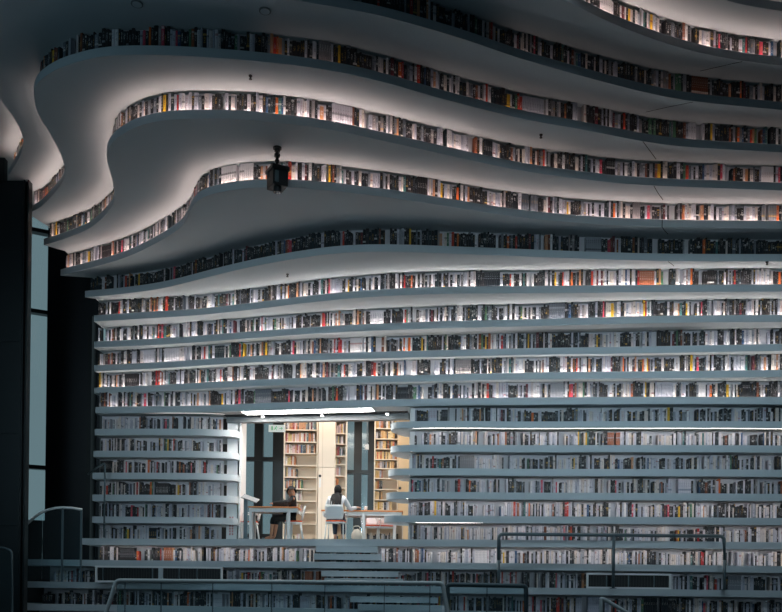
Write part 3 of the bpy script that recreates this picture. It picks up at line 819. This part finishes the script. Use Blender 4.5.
# things on and under the desks
p = at(366, 507, 21.5); cu = empty('cup', (p.x, 21.4, ZF + .771), 'small white cup standing on the long-haired reader\'s desk', 'cup')
bm = bmesh.new()
prof = [(.0, 0), (.032, 0), (.04, .06), (.043, .12), (.039, .12), (.036, .06), (.0, .012)]
vs = [bm.verts.new((r, 0, z)) for r, z in prof]; es = [bm.edges.new(q) for q in zip(vs, vs[1:])]
bmesh.ops.spin(bm, geom=vs + es, axis=(0, 0, 1), cent=(0, 0, 0), steps=20, angle=2 * math.pi); bmesh.ops.remove_doubles(bm, verts=bm.verts, dist=1e-4)
from_bm('cup_body', bm, M['white'], cu, True)
p = at(280, 505, 20.8)
bpk = empty('backpack', (atx(281, 20.75), 20.74, ZF + .771), 'black backpack lying on the desk beside the reader in dark clothes', 'bag')
bm = bmesh.new(); bx(bm, -.19, .17, -.12, .12, .0, .18, bev=.06); 
for v in bm.verts: v.co.z *= 1 - .3 * max(0, -v.co.x / .19)
from_bm('bag_body', bm, M['cloth_dark'], bpk, True)
bm = bmesh.new(); bx(bm, -.12, .1, -.145, -.118, .03, .13, bev=.012); from_bm('front_pocket', bm, M['cloth_dark'], bpk, True)
bm = bmesh.new(); tube(bm, bend([(-.03, 0, .165), (-.02, 0, .21), (.06, 0, .21), (.07, 0, .165)], .02), .008, 8); from_bm('carry_handle', bm, M['black'], bpk)
tb = empty('tote_bag', (atx(357, 20.55), 20.56, ZF), 'cream canvas bag slumped on floor beside the long-haired reader', 'bag')
bm = bmesh.new(); bmesh.ops.create_icosphere(bm, subdivisions=3, radius=1)
for v in bm.verts:
    c = v.co; k = .75 + .25 * (1 - c.z) / 2
    v.co = Vector((c.x * .15 * k, c.y * .1 * k, .14 + c.z * .14 + .01 * math.sin(9 * c.x + 5 * c.y)))
from_bm('bag_body', bm, M['bag'], tb, True)
bm = bmesh.new(); tube(bm, bend([(-.08, 0, .22), (-.09, -.02, .34), (.06, -.02, .35), (.08, 0, .22)], .05), .01, 8); from_bm('strap', bm, M['bag'], tb)

# ------------------------------------------------------------------ people
def skinned(verts, edges, rad, root=0, sub=2):
    me = bpy.data.meshes.new('tmp'); me.from_pydata(verts, edges, [])
    o = bpy.data.objects.new('tmp', me); COL.objects.link(o)
    md = o.modifiers.new('s', 'SKIN'); md.use_smooth_shade = True
    for k, r in enumerate(rad):
        sv = me.skin_vertices[0].data[k]; sv.radius = r if isinstance(r, tuple) else (r, r); sv.use_root = (k == root)
    sb = o.modifiers.new('b', 'SUBSURF'); sb.levels = sub; sb.render_levels = sub
    dg = bpy.context.evaluated_depsgraph_get(); dg.update()
    m2 = bpy.data.meshes.new_from_object(o.evaluated_get(dg))
    bpy.data.objects.remove(o)
    return m2
class Chain:
    def __init__(s): s.v, s.e, s.r, s.n = [], [], [], {}
    def add(s, name, p, r, frm=None):
        s.v.append(tuple(p)); s.r.append(r); s.n[name] = len(s.v) - 1
        if frm: s.e.append((s.n[frm], len(s.v) - 1))
    def mesh(s, root): return skinned(s.v, s.e, s.r, s.n[root])
def hand(c, wrist, name, d, up, side):
    """palm and five fingers growing from the wrist joint; d: pointing direction, up: back of the hand, side: thumb side"""
    d, up, side = Vector(d).normalized(), Vector(up).normalized(), Vector(side).normalized()
    w = Vector(c.v[c.n[wrist]])
    c.add(name + 'palm', w + d * .05, (.036, .018), wrist)
    for k, (o_, l) in enumerate(((.026, .068), (.009, .078), (-.009, .072), (-.026, .056))):
        b = w + d * .085 + side * o_
        c.add(name + 'f%d0' % k, b, .0105, name + 'palm')
        c.add(name + 'f%d1' % k, b + d * l * .55 - up * .008, .009, name + 'f%d0' % k)
        c.add(name + 'f%d2' % k, b + d * l * .85 - up * .03, .0075, name + 'f%d1' % k)
    c.add(name + 't0', w + d * .035 + side * .035, .012, name + 'palm')
    c.add(name + 't1', w + d * .07 + side * .05 - up * .012, .009, name + 't0')
def head_bm(c, yaw, pitch, mi):
    """head centred at c, looking to -y before turning; material slots from mi: skin, white, dark, lip"""
    bm = bmesh.new(); bmesh.ops.create_uvsphere(bm, u_segments=24, v_segments=18, radius=1)
    for v in bm.verts:
        x, y, z = v.co
        k = 1 - .22 * max(0, -z) ** 1.5
        v.co = Vector((x * .077 * k, y * .094 * (1 - .06 * max(0, -z)), z * .115))
        if y < -.85 and abs(z) < .5: v.co.y += .006
        if abs(x) < .2 and -.38 < z < .12 and y < 0: v.co.y -= .022 * (1 - abs(x) / .2) * (1 - max(0, (z + .25)) / .37 if z > -.25 else 1)
        if abs(x) > .25 and abs(x) < .5 and .0 < z < .22 and y < 0: v.co.y += .006
    for f in bm.faces: f.material_index = mi; f.smooth = True
    def ball(p, r, s, m):
        rr = bmesh.ops.create_uvsphere(bm, u_segments=10, v_segments=8, radius=r)
        for v in rr['verts']: v.co = Vector((v.co.x * s[0], v.co.y * s[1], v.co.z * s[2])) + Vector(p)
        for f in set(f for v in rr['verts'] for f in v.link_faces): f.material_index = m; f.smooth = True
    for sx in (-1, 1):
        ball((sx * .03, -.079, .01), .011, (1.2, .7, .7), mi + 1); ball((sx * .03, -.086, .01), .006, (1, .5, 1), mi + 2)
        ball((sx * .03, -.083, .033), .014, (1.3, .5, .25), mi + 2)
        ball((sx * .076, .008, -.004), .026, (.35, .7, 1.15), mi)
    ball((0, -.084, -.052), .02, (1.1, .4, .35), mi + 3)
    R_ = Matrix.Translation(c) @ Matrix.Rotation(yaw, 4, 'Z') @ Matrix.Rotation(pitch, 4, 'X')
    bmesh.ops.transform(bm, matrix=R_, verts=bm.verts)
    return bm, R_
def person(loc, rz, label, body, clothes, hairf, head_c, yaw, pitch, skin):
    root = empty('person', loc, label, 'person', rz=rz)
    m1 = body.mesh('pelvis')
    bm, R_ = head_bm(Vector(head_c), yaw, pitch, 0)
    bm.from_mesh(m1); bpy.data.meshes.remove(m1)
    me = bpy.data.meshes.new('body'); bm.to_mesh(me); bm.free()
    link('body', me, [skin, M['eye'], M['black'], M['lip']], root)
    for nm, c, rt, mt in clothes:
        m2 = c.mesh(rt); m2.name = nm; m2.materials.clear(); link(nm, m2, mt, root, True)
    bm = bmesh.new(); hairf(bm, R_); from_bm('hair', bm, M['hair'], root, True)
    return root
def seated(armL, armR, lean=.06, knees=(.42, .42), feet=None, spread=.1, hip=.55):
    """looks towards +y; returns body, top and trousers as chains"""
    b, t, q = Chain(), Chain(), Chain()
    for c, f in ((b, 1.0), (t, 1.16), (q, 1.15)):
        c.add('pelvis', (0, 0, hip), (.15 * f, .11 * f))
    for c, f in ((b, 1), (t, 1.13)):
        c.add('waist', (0, lean * .3, hip + .17), (.125 * f, .09 * f), 'pelvis')
        c.add('chest', (0, lean * .8, hip + .36), (.15 * f, .105 * f), 'waist')
        c.add('neck0', (0, lean * 1.3, hip + .5), .075 * f if c is b else .085, 'chest')
    b.add('neck', (0, lean * 1.6, hip + .55), .05, 'neck0'); b.add('skull', (0, lean * 1.9, hip + .6), .055, 'neck')
    for s, arm in ((-1, armL), (1, armR)):
        n = 'L' if s < 0 else 'R'
        for c, f in ((b, 1), (t, 1.3)):
            c.add('sh' + n, (s * .17, lean, hip + .455), .058 * f, 'chest')
            c.add('el' + n, arm[0], .043 * f, 'sh' + n)
            e, w = Vector(arm[0]), Vector(arm[1])
            if c is t: c.add('wr' + n, e + (w - e) * .93, .034 * f, 'el' + n)
            else: c.add('wr' + n, w, .028, 'el' + n)
        dd = (Vector(arm[1]) - Vector(arm[0])).normalized()
        hand(b, 'wr' + n, 'h' + n, dd + Vector((0, 0, -.15)), (0, 0, 1), Vector((-s, 0, 0)))
        kn = Vector((s * spread, knees[0 if s < 0 else 1], hip - .02))
        ft = Vector(feet[0 if s < 0 else 1]) if feet else Vector((s * spread, knees[0] + .02, .07))
        for c, f in ((b, 1), (q, 1.22)):
            c.add('hp' + n, (s * .09, .05, hip - .01), .09 * f, 'pelvis')
            c.add('kn' + n, kn, .062 * f, 'hp' + n)
        yield_ = (kn, ft, n, s)
        md = kn + (ft - kn) * .35
        b.add('cf' + n, md, .052, 'kn' + n); b.add('an' + n, ft + Vector((0, 0, .03)), .036, 'cf' + n)
        b.add('to' + n, ft + Vector((0, .15, -.03)), .036, 'an' + n)
        q.add('cf' + n, md, .066, 'kn' + n)
    return b, t, q

# reader with long hair, seen from behind
b, t, q = seated(((-.27, .2, .74), (-.2, .42, .83)), ((.3, .2, .76), (.42, .44, .83)), lean=.1)
for n in 'LR': q.add('an' + n, Vector(b.v[b.n['an' + n]]) + Vector((0, 0, .05)), .05, 'cf' + n)
def hair_long(bm, R_):
    rr = bmesh.ops.create_uvsphere(bm, u_segments=20, v_segments=14, radius=1)
    for v in rr['verts']:
        x, y, z = v.co
        v.co = Vector((x * .092, y * .106 + .018, z * .122 + .02))
    dl = [v for v in rr['verts'] if v.co.y < -.045 and v.co.z < .06]
    bmesh.ops.delete(bm, geom=dl, context='VERTS')
    bmesh.ops.transform(bm, matrix=R_, verts=bm.verts)
    c = R_ @ Vector((0, .05, 0))
    rnd = random.Random(4)
    for k in range(18):
        a_ = (-.55 + 1.1 * k / 13) if k < 14 else (-1.15, -1.0, 1.0, 1.2)[k - 14]
        p0 = R_ @ Vector((math.sin(a_) * .08, .03 + math.cos(a_) * .07, -.03))
        l = rnd.uniform(.26, .4) if abs(a_) > .25 else rnd.uniform(.16, .3)
        sx = math.sin(a_)
        pts = [p0, Vector((sx * .11, .1, p0.z - .07)), Vector((sx * .125 + rnd.uniform(-.012, .012), -.045, p0.z - .17)), Vector((sx * .14 + rnd.uniform(-.015, .015), -.1, p0.z - .17 - l * .5)), Vector((sx * .14 + rnd.uniform(-.02, .02), -.105, p0.z - .12 - l))]
        tube(bm, pts, [.02, .022, .016, .011, .004], 6)
person((CH_R.location.x, CH_R.location.y - .02, ZF), -.12, 'person with long black hair and pale top, seen from behind at desk',
       b, [('top', t, 'pelvis', M['cloth_white']), ('trousers', q, 'pelvis', M['cloth_blue'])], hair_long, (0, .24, 1.215), math.pi, -.35, M['skin2'])
# reader in dark clothes, sitting side-on with bare shins, head bent towards us
b, t, q = seated(((-.2, .24, .76), (-.07, .42, .86)), ((.25, .2, .74), (.12, .33, .86)), lean=.0, knees=(.46, .36), feet=((-.02, .5, .06), (.1, .42, .06)))
def hair_short(bm, R_):
    rr = bmesh.ops.create_uvsphere(bm, u_segments=22, v_segments=16, radius=1)
    rnd = random.Random(9)
    for v in rr['verts']:
        x, y, z = v.co; k = 1.1 + rnd.uniform(-.07, .12)
        v.co = Vector((x * .097 * k, y * .108 * k + .014, z * .118 * k + .032))
    dl = [v for v in rr['verts'] if (v.co.y < -.035 and v.co.z < .085) or v.co.z < (-.11 if v.co.y > .02 else -.05)]
    bmesh.ops.delete(bm, geom=dl, context='VERTS')
    bmesh.ops.transform(bm, matrix=R_, verts=bm.verts)
person((CH_L.location.x - .02, CH_L.location.y, ZF), math.pi / 2 + .15, 'person in black top and shorts with bowed head, sitting side-on at desk',
       b, [('top', t, 'pelvis', M['cloth_dark']), ('shorts', q, 'pelvis', M['cloth_dark'])], hair_short, (-.02, .03, 1.145), -1.62, .3, M['skin'])

# ------------------------------------------------------------------ stair treads
TREADS = [(316, 378, 546, 552.3, 0, 'stair tread just below the reading room floor edge'), (314, 382, 553.8, 560, .12, 'second stair tread below the reading room floor edge'),
          (322, 399, 571, 576.8, .28, 'third stair tread counted downward, above the balustrade rail'), (325, 404, 578.3, 584, .4, 'fourth stair tread, partly behind the balustrade rail'),
          (351, 439, 597, 602.8, .52, 'fifth stair tread, seen through the balustrade glass'), (359, 451, 605, 611, .64, 'lowest stair tread, seen through the balustrade glass')]
for xa, xb, y0, y1, fw, lab in TREADS:
    D = base_Y(atx((xa + xb) / 2, 19.8)) - .12 - fw
    z0, z1 = at((xa + xb) / 2, y1, D).z, at((xa + xb) / 2, y0, D).z
    xm = (atx(xa, D) + atx(xb, D)) / 2; w = (atx(xb, D) - atx(xa, D)) / 2
    o = box('stair_tread', -w, w, 0, .3, 0, z1 - z0, M['shelf'], bev=.006)
    o.location = (xm, D, z0); o.rotation_euler = (0, 0, -.02)
    tag(o, lab, 'stair', 'pale stair treads on the terrace')

# vent frames set in the terrace riser
def vent(xa, xb, y0, y1, D, divs, label):
    p, q = at(xa, y1, D), at(xb, y0, D)
    w, hh = (q.x - p.x), (q.z - p.z)
    zb = p.z
    root = empty('vent_grille', ((p.x + q.x) / 2, D, zb), label, 'vent', 'framed vents in the terrace')
    root.rotation_euler = (0, 0, -.045)
    bm = bmesh.new(); t = .042
    bx(bm, -w / 2, w / 2, -.02, .03, 0, t); bx(bm, -w / 2, w / 2, -.02, .03, hh - t, hh)
    bx(bm, -w / 2, -w / 2 + t, -.02, .03, t, hh - t); bx(bm, w / 2 - t, w / 2, -.02, .03, t, hh - t)
    from_bm('frame', bm, M['white'], root)
    for fx, tw in divs:
        X = -w / 2 + w * fx; box('divider', X - tw / 2, X + tw / 2, -.015, .03, t, hh - t, M['shelf'] if tw > .05 else M['metal'], root)
    bm = bmesh.new(); bx(bm, -w / 2 + .01, w / 2 - .01, .03, .045, .01, hh - .01)
    for k in range(int(w / .06)): bx(bm, -w / 2 + .03 + k * .06, -w / 2 + .036 + k * .06, .018, .03, t, hh - t)
    from_bm('grille', bm, M['black'], root)
vent(94.3, 223.3, 567, 582.2, 20.02, [(.06, .02), (.45, .02), (.515, .1), (.66, .02), (.8, .02)], 'dark framed vent under the terrace nearer the window')
vent(586.6, 670.7, 573.7, 588.6, 18.62, [(.24, .02), (.5, .02), (.8, .02)], 'dark framed vent behind the tall steel handrail')

# ------------------------------------------------------------------ rails and balustrades
def pts_at(L): return [at(x, y, D) for x, y, D in L]
# tall steel handrail on the terrace
D = 18.35
zf = nz(20) * h + TH
r0 = at(613, 590, D)
hr = empty('handrail', (r0.x, r0.y, zf), 'tall dark steel handrail with three posts on the terrace step', 'handrail')
bm = bmesh.new(); P = [at(498.8, 560, D), at(499, 534, D), at(724, 536.2, D), at(724.6, 560, D)]
tube(bm, bend(P, .1, 6), .038, 12); put(from_bm('top_rail', bm, M['metal']), hr)
for x in (498.8, 613.5, 724.6):
    bm = bmesh.new(); p = at(x, 560, D); tube(bm, [(p.x, D, zf), (p.x, D, p.z + (.55 if x == 613.5 else .01))], .034, 10); disc(bm, (p.x, D, zf + .006), .07, .012)
    put(from_bm('post', bm, M['metal']), hr)
# glass balustrade before the terraces
def glass_rail(path, D, zb, label, gaps, mrail, left_lean=None, rad=.03):
    P = [at(x, y, D) for x, y in path]
    root = empty('glass_balustrade', ((P[0].x + P[-1].x) / 2, D, zb), label, 'railing')
    bm = bmesh.new(); tube(bm, bend(P, .04, 5), rad, 12); put(from_bm('top_rail', bm, mrail), root)
    xs = [at(g, min(q[1] for q in path), D).x for g in gaps]
    for a, b in zip(xs, xs[1:]):
        bm = bmesh.new(); bx(bm, a + .006, b - .006, D - .006, D + .006, zb + .05, max(v.z for v in P) - .02); put(from_bm('glass_panel', bm, M['glass']), root)
    for x in xs[1:-1]:
        bm = bmesh.new(); bx(bm, x - .005, x + .005, D - .012, D + .012, zb + .05, max(v.z for v in P) - .02); put(from_bm('joint_post', bm, M['metal']), root)
    bm = bmesh.new(); bx(bm, xs[0], xs[-1], D - .03, D + .03, zb, zb + .06); put(from_bm('base_channel', bm, M['metal']), root)
    return root
GD = 9.0
pz = FZ
glass_rail([(60, 760), (103, 622), (116.5, 580.5), (442.5, 583.2), (450, 625), (458, 680)], GD, pz, 'long glass balustrade with steel top rail before the terraces', (117, 125.5, 161.5, 213, 272, 325, 384.5, 430, 443), M['steel'], rad=.022)
glass_rail([(447.3, 690), (447.5, 584.5), (526, 586), (526.6, 690)], GD + .05, pz, 'short steel-framed glass balustrade next to the long one', (448.5, 487, 526), M['metal'], rad=.024)
# sloping rail at the lower corner
sr = empty('handrail', tuple(at(601, 597, GD).xy) + (pz,), 'sloping steel handrail beginning below the framed vent', 'handrail')
bm = bmesh.new(); tube(bm, bend([at(601, 640, GD), at(601, 597.5, GD), at(627, 612.5, GD), at(680, 643, GD)], .03, 5), .02, 10); put(from_bm('top_rail', bm, M['steel']), sr)
bm = bmesh.new(); p = at(601, 640, GD); tube(bm, [(p.x, GD, pz), tuple(p)], .02, 10); disc(bm, (p.x, GD, pz + .006), .05, .012); put(from_bm('post', bm, M['steel']), sr)
bm = bmesh.new(); p = at(680, 643, GD); tube(bm, [(p.x, GD, pz), tuple(p)], .02, 10); put(from_bm('post', bm, M['steel']), sr)
# curved balustrade by the window
D = 20.0
zb = nz(20) * h + TH
p = at(50, 560, D)
cb = empty('glass_balustrade', (p.x, D, zb), 'glass balustrade with arched steel top rail by the window', 'railing')
arc = [(23.3, 529), (27, 524), (33, 518.5), (40, 513.3), (48, 509.8), (56, 508), (63, 507.6), (72, 508), (82, 509.6)]
P = [at(x, y, D) for x, y in arc]
bm = bmesh.new(); tube(bm, P, .03, 10); put(from_bm('top_rail', bm, M['steel']), cb)
for x, y in ((81.5, 510), (62.8, 508)):
    bm = bmesh.new(); q = at(x, y, D); bx(bm, q.x - .02, q.x + .02, D - .02, D + .02, zb, q.z); put(from_bm('post', bm, M['metal']), cb)
xs = [23.6, 42.5, 62.4, 81.2]
for k, (xa, xb) in enumerate(zip(xs, xs[1:])):
    bm = bmesh.new()
    seg = [(x, y) for x, y in arc if xa < x < xb]
    def yof(x):
        for (a0, b0), (a1, b1) in zip(arc, arc[1:]):
            if a0 <= x <= a1: return b0 + (b1 - b0) * (x - a0) / (a1 - a0)
    prof = [(xa, yof(xa))] + seg + [(xb, yof(xb))]
    top = [at(x + (.25 if q == 0 else -.25 if q == len(prof) - 1 else 0), y, D) for q, (x, y) in enumerate(prof)]
    lo = [Vector((v.x, D, zb + .04)) for v in top]
    ring = [[bm.verts.new((v.x, D + o_, v.z - (.02 if v.z > zb + .1 else 0))) for v in top + lo[::-1]] for o_ in (-.006, .006)]
    bm.faces.new(ring[0]); bm.faces.new(ring[1][::-1])
    for q in range(len(ring[0])): bm.faces.new((ring[0][q], ring[0][(q + 1) % len(ring[0])], ring[1][(q + 1) % len(ring[0])], ring[1][q]))
    put(from_bm('glass_panel', bm, M['glass']), cb)
# little one at the frame's corner
D = 18.2; zb = FZ
q = empty('glass_balustrade', (at(4, 560, D).x, D, zb), 'small round-cornered glass balustrade under the dark column', 'railing')
bm = bmesh.new(); tube(bm, bend([at(-30, 547, D), at(4, 547.6, D), at(12, 551, D), at(12.3, 612, D), (at(12.3, 612, D).x, D, zb)], .15, 6), .022, 10); put(from_bm('top_rail', bm, M['metal']), q)
bm = bmesh.new(); bx(bm, at(-30, 560, D).x, at(11.5, 560, D).x, D - .006, D + .006, zb + .03, at(0, 550, D).z); put(from_bm('glass_panel', bm, M['glass']), q)
# stair handrail at the dark end of the short shelves
D = 20.45
hq = empty('handrail', (at(105, 540, D).x, D, ZF), 'thin dark handrail at the window end of the short shelves', 'handrail')
bm = bmesh.new(); a = at(105, 463, D); tube(bm, bend([at(88, 474, D + .9), at(98, 467, D + .3), a, (a.x, D, ZF)], .08, 5), .022, 8); put(from_bm('rail', bm, M['metal']), hq)

# ------------------------------------------------------------------ projector under the fifth tier
z5 = nz(5) * h
X, Y = on_z(277.3, 147.5, z5)
pj = empty('projector', (X, Y, z5), 'black stage projector hanging under the curved white ceiling', 'projector')
k = Y / F
bm = bmesh.new(); disc(bm, (0, 0, -.015), .075, .03); disc(bm, (0, 0, -.05), .05, .05); from_bm('ceiling_plate', bm, M['black'], pj)
bm = bmesh.new(); tube(bm, [(0, 0, -.05), (0, 0, -.36)], .025, 10); disc(bm, (0, 0, -.14), .05, .05); disc(bm, (0, 0, -.24), .04, .03); from_bm('stem', bm, M['black'], pj)
bm = bmesh.new()
tube(bm, bend([(-.16, 0, -.52), (-.15, 0, -.4), (.15, 0, -.4), (.16, 0, -.52)], .04), .014, 8); disc(bm, (0, 0, -.385), .06, .05)
from_bm('yoke', bm, M['metal'], pj)
body = bpy.data.objects.new('body', None); 
mb = Matrix.Translation((0, 0, -.545)) @ Matrix.Rotation(.5, 4, 'Z')
bm = bmesh.new(); bx(bm, -.13, .15, -.16, .16, -.17, .16, bev=.02, mtx=mb); bx(bm, -.15, .17, -.18, .18, .1, .17, bev=.01, mtx=mb)
for j in range(5): bx(bm, .151, .157, -.12 + .05 * j, -.1 + .05 * j, -.12, .06, mtx=mb)
ho = from_bm('housing', bm, M['black'], pj)
bm = bmesh.new(); bx(bm, -.1, -.03, -.18, -.155, -.13, .06, bev=.01, mtx=mb); from_bm('side_plate', bm, M['metal'], ho)
bm = bmesh.new(); disc(bm, (.02, -.05, -.75), .07, .12, 20); from_bm('lens_barrel', bm, M['black'], pj)
bm = bmesh.new(); disc(bm, (.02, -.05, -.812), .055, .008, 20); from_bm('lens', bm, M['lens'], pj)
bpy.data.objects.remove(body)
# round fittings in the white undersides
for x, y, i, r, lab, nm in ((265, 10.5, 3, .09, 'round grey ceiling speaker above the book row, beside the top edge', 'ceiling_speaker'), (137, 3.5, 3, .09, 'round grey ceiling speaker near the dark upper corner', 'ceiling_speaker'),
                        (250.5, 75.5, 4, .03, 'tiny dark sprinkler above the warm books near projector', 'sprinkler'), (541, 134.5, 4, .03, 'tiny dark sprinkler in the grey underside below dark books', 'sprinkler'),
                        (287.5, 274, 7, .03, 'tiny dark sprinkler in the bright underside below projector', 'sprinkler'), (767, 261.8, 7, .03, 'tiny dark sprinkler under the darkest book row', 'sprinkler')):
    z = nz(i) * h; X, Y = on_z(x, y, z)
    q = empty(nm, (X, Y, z), lab, 'speaker' if r > .05 else 'sprinkler')
    bm = bmesh.new(); disc(bm, (0, 0, -.008), r, .016, 24); from_bm('trim_ring', bm, M['grey'] if r > .05 else M['black'], q)
    bm = bmesh.new()
    if r > .05: disc(bm, (0, 0, -.018), r * .78, .006, 24)
    else: disc(bm, (0, 0, -.035), r * .5, .05, 12); disc(bm, (0, 0, -.06), r * .9, .006, 12)
    from_bm('grille' if r > .05 else 'nozzle', bm, M['shelf'] if r > .05 else M['black'], q)

# ------------------------------------------------------------------ which books are objects of their own
vis = [b for b in BOOKS if b['tier'] < 8 and 2 < b['px'] < 780 and 3 < b['py'] < 600]
vis.sort(key=lambda b: -b['sc'])
single = vis[:300]
ids = set(id(b) for b in single)
TN = {2: 'warmly lit second tier', 3: 'unlit third tier', 4: 'unlit fourth tier', 5: 'warmly lit fifth tier', 6: 'lit sixth tier', 7: 'dark seventh tier'}
def ordinal(n):
    return '%d%s' % (n, 'th' if 10 <= n % 100 <= 20 else {1: 'st', 2: 'nd', 3: 'rd'}.get(n % 10, 'th'))
for ti in sorted(set(b['tier'] for b in single)):
    row = sorted([b for b in BOOKS if b['tier'] == ti and b['px'] > 0 and b['py'] > 0], key=lambda b: (b['px']))
    for k, b in enumerate(row):
        if id(b) not in ids: continue
        size = ('tall ' if b['h'] > .315 else 'short ' if b['h'] < .265 else '') + ('thick ' if b['w'] > .062 else 'slim ' if b['w'] < .042 else '')
        nb = CNAME[row[k - 1]['c']] if k else None
        cn = CNAME[b['c']]
        lab = '%s%s book%s, %s from the window end on the %s' % (size, cn, (' next to a %s one' % nb) if nb else '', ordinal(k + 1), TN[ti])
        if len(lab.split()) > 16: lab = '%s%s book, %s from the window end on the %s' % (size, cn, ordinal(k + 1), TN[ti])
        o = link('book', book_mesh('book', [b], True), M['book'])
        o.location = (b['x'], b['y'], b['z']); o.rotation_euler = (0, 0, b['ang'])
        tag(o, lab, 'book', 'books on the ' + TN[ti])
rest = [b for b in BOOKS if id(b) not in ids]
o = link('book_mass', book_mesh('book_mass', rest, False), M['book'])
tag(o, 'all remaining books filling the white tiers and the reading room cases', 'books', kind='stuff')
print('books', len(BOOKS), 'single', len(single))

# ------------------------------------------------------------------ light
def area(name, loc, rot, sx, sy, power, col, spread=None):
    l = bpy.data.lights.new(name, 'AREA'); l.shape = 'RECTANGLE'; l.size, l.size_y = sx, sy; l.energy = power; l.color = col
    if spread: l.spread = spread
    o = bpy.data.objects.new(name, l); COL.objects.link(o); o.location = loc; o.rotation_euler = rot
    return o
# daylight falling through the roof light high over the hall, a wide ambient fill from the entrance glazing behind the camera, and an added narrow front wash
d_ = Vector((0, 19.3, 2.4)) - Vector((0, SKY_Y, SKY_Z - .3))
area('roof_daylight', (.6, SKY_Y, SKY_Z - .3), d_.to_track_quat('-Z', 'Y').to_euler(), 15, 2.6, 900, (.66, .87, 1.0))
area('entrance_fill', (1, -8.8, 1.4), (math.radians(90), 0, 0), 16, 4.5, 54, (.44, .78, 1.0))
area('entrance_fill', (1, -8.7, 3.9), (math.radians(90), 0, 0), 16, 1.8, 76, (.64, .87, 1.0), math.radians(20))  # narrow wash added to brighten the middle tiers and fade above them
area('side_window_daylight', (-10.5, 9.5, 5.2), (math.radians(90), 0, math.radians(-90 + 28)), 7, 8, 120, (.50, .82, 1.0))
# reading room ceiling lamps
xm = (RX0 + RX1) / 2
for X, Y in ((xm - .2, 22.4), (xm + .3, 24.4)):
    area('reading_room_lamp', (X, Y, 5.25), (0, 0, 0), 2.4, .9, 74, (1, .94, .87))
W = bpy.data.worlds.new('dusk'); S.world = W; W.use_nodes = True
nt = W.node_tree; bg = nt.nodes['Background']
bg.inputs['Color'].default_value = lin((110, 131, 137)) + (1,); bg.inputs['Strength'].default_value = 1.0

cam = bpy.data.cameras.new('camera'); co = bpy.data.objects.new('camera', cam); COL.objects.link(co)
cam.sensor_width = 36; cam.lens = F / 782 * 36; cam.shift_y = (H0 - 306) / 782
cam.clip_end = 200
co.rotation_euler = (math.pi / 2, -math.atan(ROLL), 0)
S.camera = co
S.view_settings.view_transform = 'Standard'; S.view_settings.look = 'None'; S.view_settings.gamma = 1; S.view_settings.use_curve_mapping = False
S.view_settings.exposure = 0
S.cycles.use_denoising = True; S.cycles.caustics_reflective = False; S.cycles.caustics_refractive = False
S.cycles.max_bounces = 8; S.cycles.diffuse_bounces = 4; S.cycles.transparent_max_bounces = 16
S.cycles.sample_clamp_indirect = 4
